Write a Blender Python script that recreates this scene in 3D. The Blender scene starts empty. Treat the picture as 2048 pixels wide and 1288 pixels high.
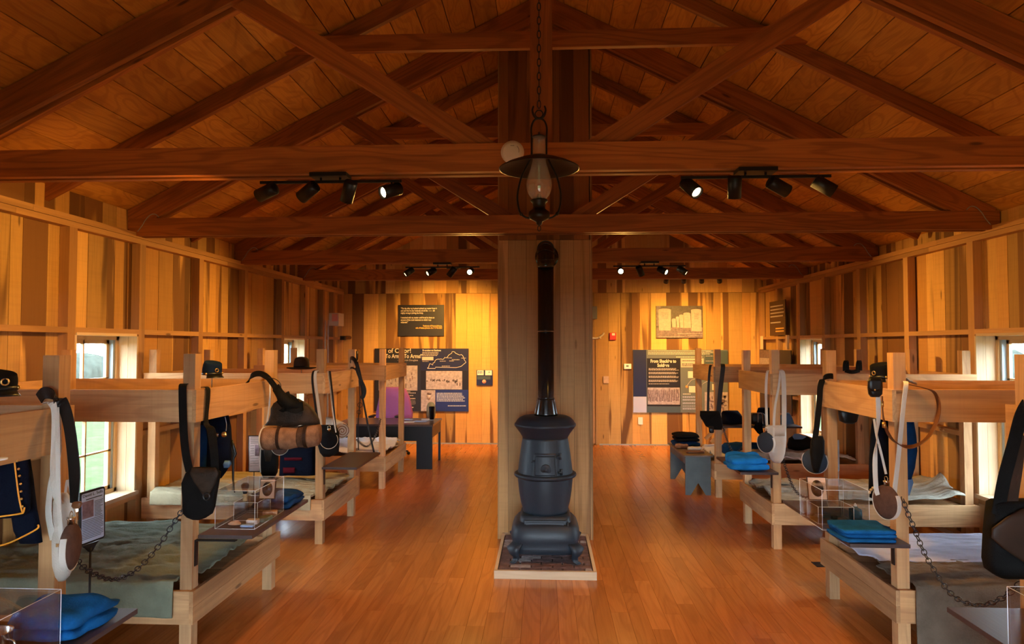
import bpy, bmesh, math, random
from mathutils import Vector, Matrix, noise

# ------------------------------------------------------------------ units, camera, world, exposure
K = 1.28                                   # drawing units -> metres
FPX, HCAM = 1365.333, 1.6
SC = bpy.context.scene
COL = SC.collection
TH, PI_T = math.atan(66 / FPX), math.atan(46 / FPX)
CF = Vector((-math.sin(TH) * math.cos(PI_T), math.cos(TH) * math.cos(PI_T), math.sin(PI_T)))
CR = Vector((math.cos(TH), math.sin(TH), 0))
CU = CR.cross(CF)
EYE = Vector((0, 0, HCAM))


def ray(px, py):
    return CF + CR * ((px - 1024) / FPX) - CU * ((py - 644) / FPX)


def PY(px, py, y):
    d = ray(px, py)
    return EYE + d * (y / d.y)


def PX(px, py, x):
    d = ray(px, py)
    return EYE + d * (x / d.x)


def PZ(px, py, z):
    d = ray(px, py)
    return EYE + d * ((z - HCAM) / d.z)


cam = bpy.data.cameras.new('camera')
cam.lens, cam.sensor_width, cam.sensor_fit = 24.0, 36.0, 'HORIZONTAL'
cam.clip_start, cam.clip_end = 0.05, 300
camo = bpy.data.objects.new('camera', cam)
COL.objects.link(camo)
camo.matrix_world = Matrix(((CR.x, CU.x, -CF.x, EYE.x * K), (CR.y, CU.y, -CF.y, EYE.y * K),
                            (CR.z, CU.z, -CF.z, EYE.z * K), (0, 0, 0, 1)))
SC.camera = camo
SC.view_settings.view_transform = 'Standard'
SC.view_settings.look = 'None'
SC.view_settings.gamma = 1.0
SC.view_settings.use_curve_mapping = False
SC.view_settings.exposure = 0.45

wd = bpy.data.worlds.new('sky')
SC.world = wd
wd.use_nodes = True
wn = wd.node_tree
wn.nodes['Background'].inputs[0].default_value = (0.70, 0.86, 1.0, 1)
wn.nodes['Background'].inputs[1].default_value = 24.0

SPOT_W = 74.0
SPOT_COL = (1.0, 0.51, 0.10)
H90 = math.pi / 2
XL, XR, YB, YF = -3.3, 3.4, 11.06, -1.9      # framing faces of the side walls, back wall, front wall
XC = -0.02
RIDGE, SL = 4.40, 0.507
WIN_Z0, WIN_Z1 = 0.43, 1.67
WINS = [(-1, 4.66, 5.37), (-1, 8.50, 9.22), (1, 4.84, 5.56), (1, 8.57, 9.28), (-1, 0.83, 1.54), (1, 0.98, 1.69)]  # final pair is unseen, added near the camera to let in daylight

# ------------------------------------------------------------------ materials
MATS = {}


def nodes_of(name):
    m = bpy.data.materials.new(name)
    m.use_nodes = True
    nt = m.node_tree
    MATS[name] = m
    return m, nt, nt.nodes['Principled BSDF'], nt.nodes.new, nt.links.new


def plain(name, col, rough=0.6, metal=0.0, bump=0.0, bscale=60, var=0.0, vscale=8, spec=0.5, sheen=0.0, emit=None):
    m, nt, b, N, L = nodes_of(name)
    b.inputs['Base Color'].default_value = (*col, 1)
    b.inputs['Roughness'].default_value = rough
    b.inputs['Metallic'].default_value = metal
    b.inputs['Specular IOR Level'].default_value = spec
    if sheen:
        b.inputs['Sheen Weight'].default_value = sheen
    if emit:
        b.inputs['Emission Color'].default_value = (*emit[:3], 1)
        b.inputs['Emission Strength'].default_value = emit[3]
    tc = N('ShaderNodeTexCoord')
    if var:
        n = N('ShaderNodeTexNoise')
        n.inputs['Scale'].default_value = vscale
        n.inputs['Detail'].default_value = 5
        L(tc.outputs['Object'], n.inputs['Vector'])
        r = N('ShaderNodeValToRGB')
        r.color_ramp.elements[0].position, r.color_ramp.elements[1].position = 0.3, 0.7
        r.color_ramp.elements[0].color = (*[c * (1 - var) for c in col], 1)
        r.color_ramp.elements[1].color = (*[min(1, c * (1 + var)) for c in col], 1)
        L(n.outputs['Fac'], r.inputs['Fac'])
        L(r.outputs['Color'], b.inputs['Base Color'])
    if bump:
        n2 = N('ShaderNodeTexNoise')
        n2.inputs['Scale'].default_value = bscale
        n2.inputs['Detail'].default_value = 4
        L(tc.outputs['Object'], n2.inputs['Vector'])
        bm_ = N('ShaderNodeBump')
        bm_.inputs['Strength'].default_value = bump
        bm_.inputs['Distance'].default_value = 0.01
        L(n2.outputs['Fac'], bm_.inputs['Height'])
        L(bm_.outputs['Normal'], b.inputs['Normal'])
    return m


def wood(name, light, mid, dark, heart=0.5, rings=0.0, rough=0.6, grain=0.25, knots=1.0, bump=0.15, low=(0.35, 5, 5), spec=0.3, tone_v=0.42, saw=0.0):
    """Grain runs along gco.x of each board; every board carries its own random tone in rnd."""
    m, nt, b, N, L = nodes_of(name)
    ag, ar = N('ShaderNodeAttribute'), N('ShaderNodeAttribute')
    ag.attribute_name, ar.attribute_name = 'gco', 'rnd'
    sep = N('ShaderNodeSeparateXYZ')
    L(ar.outputs['Vector'], sep.inputs[0])

    def math_(op, a, c=None, clamp=False):
        n = N('ShaderNodeMath')
        n.operation, n.use_clamp = op, clamp
        for i, v in enumerate((a, c)):
            if v is None:
                continue
            if isinstance(v, (int, float)):
                n.inputs[i].default_value = v
            else:
                L(v, n.inputs[i])
        return n.outputs[0]

    def noise_(scale, detail=2, dist=0.0, rough_=0.5):
        mp = N('ShaderNodeMapping')
        mp.inputs['Scale'].default_value = scale
        L(ag.outputs['Vector'], mp.inputs['Vector'])
        n = N('ShaderNodeTexNoise')
        n.inputs['Scale'].default_value = 1
        n.inputs['Detail'].default_value = detail
        n.inputs['Roughness'].default_value = rough_
        n.inputs['Distortion'].default_value = dist
        L(mp.outputs[0], n.inputs['Vector'])
        return n.outputs['Fac']

    def mix_(f, a, c, mode='MIX'):
        n = N('ShaderNodeMix')
        n.data_type, n.blend_type = 'RGBA', mode
        for i, v in ((0, f), (6, a), (7, c)):
            if isinstance(v, (int, float)):
                n.inputs[i].default_value = v
            elif isinstance(v, tuple):
                n.inputs[i].default_value = (*v, 1)
            else:
                L(v, n.inputs[i])
        return n.outputs[2]

    def ramp_(f, lo, hi):
        n = N('ShaderNodeMapRange')
        n.interpolation_type = 'SMOOTHSTEP'
        n.inputs['From Min'].default_value, n.inputs['From Max'].default_value = lo, hi
        L(f, n.inputs['Value'])
        return n.outputs[0]

    base = mix_(sep.outputs[0], light, mid)
    h = noise_(low, 3, 0.8, 0.45)
    hs = math_('ADD', h, math_('MULTIPLY', math_('SUBTRACT', sep.outputs[1], 0.62), 0.55 * max(heart, 0.01)))
    hm = math_('MULTIPLY', ramp_(hs, 0.50, 0.60), min(1.0, heart * 1.1))
    col = mix_(hm, base, dark)
    if rings:
        r = noise_((low[0] * 1.4, low[1] * 0.8, low[2] * 0.8), 2, 0.4)
        s = math_('SINE', math_('MULTIPLY', r, 85.0))
        col = mix_(math_('MULTIPLY', ramp_(s, 0.0, 1.0), rings), col, dark)
    g = noise_((3.0, 110, 110), 4, 0.2, 0.6)
    col = mix_(math_('MULTIPLY', ramp_(g, 0.35, 0.75), grain), col, dark)
    if saw:
        sm = noise_((42.0, 0.9, 0.9), 3, 0.5, 0.6)
        col = mix_(math_('MULTIPLY', ramp_(sm, 0.45, 0.70), saw), col, dark)
    if knots:
        mp = N('ShaderNodeMapping')
        mp.inputs['Scale'].default_value = (1.5, 6.5, 6.5)
        L(ag.outputs['Vector'], mp.inputs['Vector'])
        v = N('ShaderNodeTexVoronoi')
        v.inputs['Scale'].default_value = 1
        L(mp.outputs[0], v.inputs['Vector'])
        k = math_('SUBTRACT', 1.0, ramp_(v.outputs['Distance'], 0.035, 0.085))
        col = mix_(math_('MULTIPLY', k, 0.75 * knots), col, tuple(c * 0.35 for c in dark))
    tone = math_('ADD', 0.99 - tone_v / 2, math_('MULTIPLY', sep.outputs[2], tone_v))
    cb = N('ShaderNodeCombineXYZ')
    for i in range(3):
        L(tone, cb.inputs[i])
    col = mix_(1.0, col, cb.outputs[0], 'MULTIPLY')
    L(col, b.inputs['Base Color'])
    b.inputs['Roughness'].default_value = rough
    b.inputs['Specular IOR Level'].default_value = spec
    if bump:
        bp = N('ShaderNodeBump')
        bp.inputs['Strength'].default_value = bump
        bp.inputs['Distance'].default_value = 0.004
        L(g, bp.inputs['Height'])
        L(bp.outputs['Normal'], b.inputs['Normal'])
    return m


def glassy(name, tint, refl=0.06, rough=0.0, milk=0.0):
    m, nt, b, N, L = nodes_of(name)
    nt.nodes.remove(b)
    out = nt.nodes['Material Output']
    t, g, mx, lw = N('ShaderNodeBsdfTransparent'), N('ShaderNodeBsdfGlossy'), N('ShaderNodeMixShader'), N('ShaderNodeLayerWeight')
    t.inputs[0].default_value = (*tint, 1)
    g.inputs['Roughness'].default_value = rough
    lw.inputs['Blend'].default_value = 0.5
    pw, ma = N('ShaderNodeMath'), N('ShaderNodeMath')
    pw.operation, ma.operation, ma.use_clamp = 'POWER', 'MULTIPLY_ADD', True
    pw.inputs[1].default_value = 5.0
    ma.inputs[1].default_value, ma.inputs[2].default_value = 0.6, refl
    L(lw.outputs['Facing'], pw.inputs[0])
    L(pw.outputs[0], ma.inputs[0])
    L(ma.outputs[0], mx.inputs[0])
    L(t.outputs[0], mx.inputs[1])
    L(g.outputs[0], mx.inputs[2])
    last = mx.outputs[0]
    if milk:
        df, m2 = N('ShaderNodeBsdfDiffuse'), N('ShaderNodeMixShader')
        df.inputs[0].default_value = (0.85, 0.72, 0.62, 1)
        m2.inputs[0].default_value = milk
        L(last, m2.inputs[1])
        L(df.outputs[0], m2.inputs[2])
        last = m2.outputs[0]
    L(last, out.inputs[0])
    return m


wood('wall_boards', (0.66, 0.39, 0.13), (0.51, 0.255, 0.07), (0.15, 0.062, 0.020), heart=0.85, rough=0.7, knots=0.9, tone_v=0.62, saw=0.08)
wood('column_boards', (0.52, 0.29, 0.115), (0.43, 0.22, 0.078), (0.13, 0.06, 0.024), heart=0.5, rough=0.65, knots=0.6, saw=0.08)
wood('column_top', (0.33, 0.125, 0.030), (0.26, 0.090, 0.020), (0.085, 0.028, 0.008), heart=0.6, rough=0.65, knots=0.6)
wood('stud_wood', (0.52, 0.29, 0.12), (0.43, 0.22, 0.08), (0.20, 0.09, 0.035), heart=0.3, rough=0.7)
wood('bed_wood', (0.62, 0.375, 0.185), (0.52, 0.285, 0.122), (0.23, 0.10, 0.04), heart=0.35, rings=0.24, rough=0.65, saw=0.08)
wood('pale_wood', (0.72, 0.55, 0.36), (0.64, 0.46, 0.28), (0.36, 0.22, 0.12), heart=0.3, rings=0.08, rough=0.65)
wood('truss_wood', (0.40, 0.125, 0.022), (0.31, 0.088, 0.014), (0.10, 0.025, 0.006), heart=0.25, rings=0.35, rough=0.6, grain=0.35)
wood('ceiling_ply', (0.60, 0.275, 0.042), (0.52, 0.215, 0.029), (0.25, 0.075, 0.011), heart=0.25, rings=0.33, rough=0.7,
     knots=0.0, low=(0.9, 4.5, 4.5), grain=0.3)
wood('floor_wood', (0.55, 0.190, 0.044), (0.46, 0.145, 0.030), (0.24, 0.070, 0.018), heart=0.15, rings=0.22, rough=0.22,
     grain=0.25, knots=0.0, bump=0.03, spec=0.42, tone_v=0.18)
wood('shelf_wood', (0.060, 0.037, 0.034), (0.045, 0.027, 0.025), (0.03, 0.018, 0.016), heart=0.2, rough=0.42, knots=0.0, spec=0.5)
wood('box_wood', (0.45, 0.22, 0.10), (0.38, 0.17, 0.07), (0.18, 0.07, 0.03), heart=0.2, rough=0.5, knots=0.0)
plain('dark_gap', (0.03, 0.016, 0.008), 0.9)
plain('concrete_grey', (0.3, 0.3, 0.29), 0.8, var=0.15)
plain('stove_iron', (0.011, 0.0185, 0.028), 0.48, bump=0.10, bscale=160, spec=0.42)
plain('stove_pipe', (0.006, 0.008, 0.009), 0.20, spec=0.55)
plain('black_metal', (0.006, 0.006, 0.007), 0.45, spec=0.3)
plain('aged_bronze', (0.014, 0.009, 0.006), 0.42, metal=0.2, spec=0.35)
plain('bright_steel', (0.62, 0.60, 0.56), 0.25, metal=1.0)
plain('dark_steel', (0.045, 0.045, 0.05), 0.38, metal=0.85)
plain('brass', (0.70, 0.45, 0.14), 0.28, metal=1.0)
plain('brick', (0.135, 0.075, 0.070), 0.85, bump=0.5, bscale=40, var=0.45, vscale=14)
plain('brick_pale', (0.33, 0.28, 0.28), 0.85, bump=0.5, bscale=40, var=0.35, vscale=22)
plain('mortar', (0.055, 0.042, 0.038), 0.9)
plain('lamp_glow', (1, 0.8, 0.5), 0.4, emit=(1.0, 0.72, 0.38, 30))
plain('lamp_dim', (0.8, 0.6, 0.4), 0.3, emit=(1.0, 0.66, 0.32, 3))
plain('white_plastic', (0.78, 0.74, 0.66), 0.45)
plain('grey_plastic', (0.16, 0.15, 0.14), 0.5)
plain('red_plastic', (0.62, 0.025, 0.015), 0.35)
plain('salmon_plastic', (0.85, 0.35, 0.25), 0.4)
plain('lcd_green', (0.10, 0.12, 0.08), 0.3)
plain('leather_black', (0.006, 0.006, 0.0065), 0.36, bump=0.10, bscale=120, spec=0.38)
plain('leather_brown', (0.125, 0.048, 0.017), 0.42, var=0.25, spec=0.3)
plain('leather_dark', (0.030, 0.013, 0.007), 0.5, var=0.3, spec=0.2)
plain('canvas_black', (0.0055, 0.005, 0.005), 0.8, bump=0.3, bscale=220, var=0.3, spec=0.12)
plain('canvas_tar', (0.030, 0.018, 0.011), 0.62, bump=0.4, bscale=90, var=0.5, vscale=14, spec=0.18)
plain('canvas_white', (0.52, 0.455, 0.385), 0.85, bump=0.3, bscale=200, var=0.08, spec=0.1)
plain('strap_white', (0.56, 0.51, 0.45), 0.85, bump=0.2, bscale=200, spec=0.1)
plain('strap_grey', (0.30, 0.28, 0.28), 0.8, bump=0.2, bscale=200)
plain('wool_navy', (0.0035, 0.0055, 0.014), 0.95, bump=0.4, bscale=150, spec=0.08)
plain('wool_blue', (0.006, 0.032, 0.10), 0.95, bump=0.3, bscale=150, var=0.25, spec=0.08)
plain('shirt_blue', (0.006, 0.078, 0.24), 0.95, bump=0.4, bscale=110, var=0.3, vscale=10, spec=0.08)
plain('shirt_light', (0.012, 0.175, 0.52), 0.95, bump=0.4, bscale=110, var=0.2, vscale=10, spec=0.08)
plain('trouser_sky', (0.14, 0.29, 0.56), 0.95, bump=0.3, bscale=120, var=0.2, spec=0.1)
plain('wool_red', (0.075, 0.005, 0.010), 0.95, bump=0.3, bscale=120, spec=0.08)
plain('braid_yellow', (0.75, 0.30, 0.02), 0.6)
plain('wool_brown', (0.25, 0.125, 0.068), 0.95, bump=0.7, bscale=180, var=0.28, vscale=24, spec=0.1)
plain('wool_stripe', (0.085, 0.042, 0.024), 0.95, bump=0.7, bscale=180, var=0.25, vscale=24, spec=0.1)
plain('canteen_brown', (0.095, 0.052, 0.039), 0.95, bump=0.6, bscale=260, var=0.15, vscale=30, spec=0.1)
plain('canteen_grey', (0.040, 0.052, 0.070), 0.95, bump=0.6, bscale=260, spec=0.1)
plain('canteen_black', (0.006, 0.007, 0.010), 0.95, bump=0.6, bscale=260, spec=0.1)
plain('blanket_olive', (0.155, 0.175, 0.125), 0.95, bump=0.5, bscale=70, var=0.16, spec=0.1)
plain('blanket_khaki', (0.36, 0.30, 0.19), 0.95, bump=0.5, bscale=70, var=0.14, spec=0.1)
plain('blanket_grey', (0.29, 0.265, 0.215), 0.95, bump=0.5, bscale=70, var=0.25, spec=0.1)
plain('blanket_taupe', (0.135, 0.108, 0.078), 0.95, bump=0.6, bscale=80, var=0.2, spec=0.1)
plain('sheet_white', (0.60, 0.58, 0.60), 0.9, bump=0.2, bscale=50, var=0.06, spec=0.15)
plain('sheet_daylit', (0.47, 0.50, 0.64), 0.9, bump=0.2, bscale=50, var=0.06, spec=0.15)  # blue daylight painted into the colour of a pale sheet
plain('hat_brown', (0.024, 0.012, 0.008), 0.95, spec=0.1)
plain('hat_navy', (0.0045, 0.013, 0.042), 0.95, spec=0.1)
plain('hat_black', (0.004, 0.004, 0.006), 0.9, spec=0.12)
plain('paper_white', (0.74, 0.72, 0.68), 0.7)
plain('paper_blue', (0.35, 0.47, 0.68), 0.6)
plain('ink', (0.03, 0.03, 0.035), 0.7)
plain('panel_dark', (0.014, 0.011, 0.016), 0.45, spec=0.3)
plain('panel_slate', (0.020, 0.019, 0.030), 0.42, spec=0.35)
plain('panel_navy', (0.012, 0.013, 0.058), 0.42, spec=0.35)
plain('panel_blue', (0.016, 0.028, 0.17), 0.42, spec=0.35)
plain('panel_grey', (0.125, 0.14, 0.15), 0.5, spec=0.3)
plain('panel_teal', (0.060, 0.085, 0.105), 0.45, spec=0.3)
plain('panel_lilac', (0.42, 0.44, 0.64), 0.5)
plain('panel_pink', (0.58, 0.42, 0.38), 0.6)
plain('panel_brown', (0.060, 0.026, 0.012), 0.5)
plain('print_cream', (0.66, 0.56, 0.50), 0.6)
plain('print_text', (0.46, 0.40, 0.40), 0.6)
plain('print_faint', (0.20, 0.17, 0.19), 0.6)
plain('print_amber', (0.75, 0.42, 0.10), 0.6)
plain('photo_pale', (0.36, 0.30, 0.33), 0.5, var=0.25, vscale=26)
plain('photo_mid', (0.155, 0.105, 0.13), 0.5, var=0.4, vscale=30)
plain('photo_dark', (0.055, 0.036, 0.036), 0.5, var=0.4, vscale=30)
plain('photo_stone', (0.40, 0.315, 0.31), 0.55, var=0.12, vscale=30)
plain('desk_black', (0.006, 0.006, 0.008), 0.35, spec=0.3)
plain('desk_top', (0.070, 0.040, 0.034), 0.28, spec=0.5)
plain('fabric_purple', (0.22, 0.070, 0.215), 0.95, bump=0.2, bscale=200, spec=0.1)
plain('bench_green', (0.085, 0.105, 0.105), 0.6, var=0.12)
plain('bench_top', (0.13, 0.095, 0.075), 0.45, var=0.3)
plain('lawn', (0.038, 0.053, 0.024), 1.0, var=0.25, vscale=3, spec=0.0)
plain('hedge', (0.030, 0.034, 0.028), 1.0, var=0.3, vscale=2, spec=0.0)
plain('oak_dull', (0.35, 0.24, 0.12), 0.6)
plain('soap', (0.62, 0.34, 0.20), 0.6)
plain('brush_hair', (0.035, 0.032, 0.035), 0.9)
plain('portrait_dark', (0.030, 0.016, 0.012), 0.3, var=0.4, vscale=30)
plain('bone', (0.55, 0.36, 0.25), 0.6, var=0.2)
plain('ink_bottle', (0.02, 0.13, 0.22), 0.15)
plain('acrylic_edge', (0.72, 0.75, 0.80), 0.25, emit=None)  # whitish colour stands in for light caught in acrylic edges
plain('vinyl', (0.30, 0.37, 0.42), 0.4)
plain('sash_wood', (0.55, 0.33, 0.13), 0.5)
glassy('acrylic', (0.95, 0.96, 0.97), 0.075)
glassy('window_glass', (0.95, 0.97, 0.97), 0.045)
glassy('lamp_glass', (0.93, 0.88, 0.83), 0.10, 0.04, 0.13)
RND = random.Random(7)


# ------------------------------------------------------------------ mesh builder
class MB:
    def __init__(s):
        s.V, s.F, s.M, s.S, s.G, s.R = [], [], [], [], [], []

    def add(s, verts, faces, m=0, smooth=False, g=None, rnd=(0.5, 0.5, 0.5)):
        o = len(s.V)
        s.V += [Vector(v) for v in verts]
        s.G += g if g else [Vector(v) for v in verts]
        s.R += [rnd] * len(verts)
        for f in faces:
            s.F.append([i + o for i in f])
            s.M.append(m)
            s.S.append(smooth)
        return s

    def board(s, a, b, w, t, m=0, rnd=None, mend=None):
        """box from a to b with half-vectors w and t; grain from a to b"""
        a, b, w, t = Vector(a), Vector(b), Vector(w), Vector(t)
        L_ = (b - a).length
        off = Vector((RND.uniform(0, 60), RND.uniform(0, 60), RND.uniform(0, 60)))
        vs, gs = [], []
        for (p, u) in ((a, 0), (b, L_)):
            for (i, j) in ((-1, -1), (1, -1), (1, 1), (-1, 1)):
                vs.append(p + w * i + t * j)
                gs.append(Vector((u, w.length * i, t.length * j)) + off)
        fs = [(0, 1, 2, 3), (7, 6, 5, 4), (0, 4, 5, 1), (1, 5, 6, 2), (2, 6, 7, 3), (3, 7, 4, 0)]
        s.add(vs, fs, m, False, gs, rnd or (RND.random(), RND.random(), RND.random()))
        return s

    def box(s, x0, x1, y0, y1, z0, z1, m=0, rnd=None, axis=None):
        d = (x1 - x0, y1 - y0, z1 - z0)
        c = Vector(((x0 + x1) / 2, (y0 + y1) / 2, (z0 + z1) / 2))
        ax = d.index(max(d)) if axis is None else axis
        e = [Vector((1, 0, 0)), Vector((0, 1, 0)), Vector((0, 0, 1))]
        o = [i for i in range(3) if i != ax]
        return s.board(c - e[ax] * d[ax] / 2, c + e[ax] * d[ax] / 2, e[o[0]] * d[o[0]] / 2, e[o[1]] * d[o[1]] / 2, m, rnd)

    def loft(s, rows, n=20, p=2.0, m=0, smooth=True, cap=True, wr=0.0, ws=14, seed=0):
        vs = []
        for (C, A, B) in rows:
            C, A, B = Vector(C), Vector(A), Vector(B)
            for k in range(n):
                t = 2 * math.pi * k / n
                c, d = math.cos(t), math.sin(t)
                q = C + A * (math.copysign(abs(c) ** (2 / p), c)) + B * (math.copysign(abs(d) ** (2 / p), d))
                if wr:
                    q = q + noise.noise_vector(q * ws + Vector((seed * 7.1, seed * 3.3, 0))) * wr
                vs.append(q)
        fs = []
        R = len(rows)
        for r in range(R - 1):
            for k in range(n):
                fs.append((r * n + k, r * n + (k + 1) % n, (r + 1) * n + (k + 1) % n, (r + 1) * n + k))
        if cap:
            fs.append(tuple(range(n))[::-1])
            fs.append(tuple(range((R - 1) * n, R * n)))
        return s.add(vs, fs, m, smooth)

    def lathe(s, prof, c=(0, 0, 0), n=28, m=0, ax='z', smooth=True, cap=True):
        c = Vector(c)
        e = {'z': (Vector((1, 0, 0)), Vector((0, 1, 0)), Vector((0, 0, 1))),
             'y': (Vector((1, 0, 0)), Vector((0, 0, 1)), Vector((0, 1, 0))),
             'x': (Vector((0, 1, 0)), Vector((0, 0, 1)), Vector((1, 0, 0)))}[ax]
        return s.loft([(c + e[2] * z, e[0] * max(r, 1e-4), e[1] * max(r, 1e-4)) for (r, z) in prof], n, 2, m, smooth, cap)

    def tube(s, pts, r, n=10, m=0, closed=False, smooth=True):
        pts = [Vector(p) for p in pts]
        rows, prev = [], None
        N_ = len(pts)
        for i, p in enumerate(pts):
            if closed:
                t = pts[(i + 1) % N_] - pts[i - 1]
            else:
                t = pts[min(i + 1, N_ - 1)] - pts[max(i - 1, 0)]
            t.normalize()
            if prev is None:
                a = t.cross(Vector((0, 0, 1)) if abs(t.z) < 0.9 else Vector((1, 0, 0))).normalized()
            else:
                a = (prev - t * prev.dot(t)).normalized()
            prev = a
            rr = r[i] if isinstance(r, (list, tuple)) else r
            rows.append((p, a * rr, t.cross(a) * rr))
        if closed:
            rows.append(rows[0])
        return s.loft(rows, n, 2, m, smooth, not closed)

    def ribbon(s, pts, wdir, w, t=0.004, m=0, sub=4):
        """flat strap along pts: width along wdir (one vector or one per point)"""
        pts = [Vector(p) for p in pts]
        wd_ = [Vector(x) for x in wdir] if isinstance(wdir, list) else [Vector(wdir)] * len(pts)
        P, W = smooth_path(pts, sub), smooth_path(wd_, sub)
        rows = []
        for i, p in enumerate(P):
            tg = (P[min(i + 1, len(P) - 1)] - P[max(i - 1, 0)]).normalized()
            a = (W[i] - tg * W[i].dot(tg))
            a = a.normalized() if a.length > 1e-5 else Vector((1, 0, 0))
            b = tg.cross(a)
            rows.append((p, a * w / 2, b * t / 2))
        return s.loft(rows, 8, 6, m, False)

    def torus(s, c, R, r, ax, ay, n=14, k=6, m=0):
        c, ax, ay = Vector(c), Vector(ax), Vector(ay)
        return s.tube([c + ax * R * math.cos(2 * math.pi * i / n) + ay * R * math.sin(2 * math.pi * i / n) for i in range(n)],
                      r, k, m, True)

    def ball(s, c, r, m=0, n=12):
        return s.lathe([(r * math.sin(math.pi * i / 8), -r * math.cos(math.pi * i / 8)) for i in range(9)], c, n, m)

    def build(s, name, mats, parent=None, kind=None, label=None, loc=None, sub=0, solid=0.0, bevel=0.0):
        me = bpy.data.meshes.new(name)
        base = Vector((0, 0, 0))
        o = bpy.data.objects.new(name, me)
        COL.objects.link(o)
        if parent is not None:
            o.parent = parent
            base = Vector(parent['_b'])
        elif loc is not None:
            base = Vector(loc)
            o.location = base * K
        o['_b'] = tuple(base)
        me.from_pydata([(v - base) * K for v in s.V], [], s.F)
        if isinstance(mats, str):
            mats = [mats]
        for x in mats:
            me.materials.append(MATS[x])
        me.polygons.foreach_set('material_index', s.M)
        me.polygons.foreach_set('use_smooth', s.S)
        a = me.attributes.new('gco', 'FLOAT_VECTOR', 'POINT')
        a.data.foreach_set('vector', [c for g in s.G for c in g])
        a = me.attributes.new('rnd', 'FLOAT_VECTOR', 'POINT')
        a.data.foreach_set('vector', [c for g in s.R for c in g])
        b = bmesh.new()
        b.from_mesh(me)
        bmesh.ops.recalc_face_normals(b, faces=b.faces)
        b.to_mesh(me)
        b.free()
        me.update()
        if solid:
            md = o.modifiers.new('thickness', 'SOLIDIFY')
            md.thickness, md.offset = solid * K, -1
        if bevel:
            md = o.modifiers.new('edge', 'BEVEL')
            md.width, md.segments, md.limit_method = bevel * K, 2, 'ANGLE'
        if sub:
            md = o.modifiers.new('smooth', 'SUBSURF')
            md.levels = md.render_levels = sub
        if kind:
            o['kind'] = kind
        if label:
            o['label'] = label
        return o


def smooth_path(p, sub):
    if len(p) < 3:
        return list(p)
    out = []
    for i in range(len(p) - 1):
        a, b, c, d = p[max(i - 1, 0)], p[i], p[i + 1], p[min(i + 2, len(p) - 1)]
        for k in range(sub):
            t = k / sub
            out.append(0.5 * ((2 * b) + (c - a) * t + (2 * a - 5 * b + 4 * c - d) * t * t + (3 * b - a - 3 * c + d) * t ** 3))
    out.append(p[-1])
    return out


def thing(name, label, cat, loc, group=None):
    o = bpy.data.objects.new(name, None)
    o.empty_display_size = 0.1
    COL.objects.link(o)
    o.location = Vector(loc) * K
    o['_b'] = tuple(Vector(loc))
    tag(o, label, cat, group)
    return o


def tag(o, label, cat, group=None):
    o['label'], o['category'] = label, cat
    if group:
        o['group'] = group
    return o


def one(mb, name, mats, label, cat, loc, group=None, **kw):
    return tag(mb.build(name, mats, loc=loc, **kw), label, cat, group)


def text(body, pos, size, mat, parent, rot=(H90, 0, 0), align='LEFT', name='lettering', sx=1.0, bold=0.0):
    cu = bpy.data.curves.new(name, 'FONT')
    cu.body, cu.size, cu.align_x = body, size * K, align
    cu.extrude = 0.0006
    cu.offset = bold
    cu.space_line = 1.0
    tmp = bpy.data.objects.new(name, cu)
    me = bpy.data.meshes.new_from_object(tmp)
    bpy.data.objects.remove(tmp)
    bpy.data.curves.remove(cu)
    me.materials.clear()
    me.materials.append(MATS[mat])
    o = bpy.data.objects.new(name, me)
    COL.objects.link(o)
    o.parent = parent
    o.location = (Vector(pos) - Vector(parent['_b'])) * K
    o.rotation_euler = rot
    o.scale = (sx, 1, 1)
    return o


def sil(rows, Y, depth, n=20, p=2.4, m=0, wr=0.0, ws=14, seed=0, mb=None, slope=0.0):
    """soft body hanging at distance Y: rows of (y, x-left, x-right, depth factor[, dy])"""
    mb = mb or MB()
    R = []
    for r in rows:
        yy = Y + (r[4] if len(r) > 4 else 0)
        a, b = PY(r[1], r[0], yy), PY(r[2], r[0], yy)
        R.append(((a + b) / 2, (b - a) / 2, Vector((0, depth * (r[3] if len(r) > 3 else 1.0), 0))))
    return mb.loft(R, n, p, m, True, True, wr, ws, seed)

# ------------------------------------------------------------------ room shell
def roof_z(x, base=RIDGE):
    return base - SL * abs(x - XC)


mb = MB()
x = XL - 0.3
while x < XR + 0.3:
    w = 0.105
    y = YF - 0.2 - RND.uniform(0, 1.2)
    while y < YB + 0.2:
        l = RND.uniform(0.7, 1.7)
        ya, yb = max(y, YF - 0.2), min(y + l, YB + 0.2)
        if yb > ya:
            mb.board((x + w / 2, ya, -0.012), (x + w / 2, yb - 0.0015, -0.012), (w / 2 - 0.0006, 0, 0), (0, 0, 0.012))
        y += l
    x += w
mb.box(XL - 0.3, XR + 0.3, YF - 0.2, YB + 0.2, -0.2, -0.026, 1)
mb.build('floor', ['floor_wood', 'dark_gap'], kind='structure')

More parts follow.
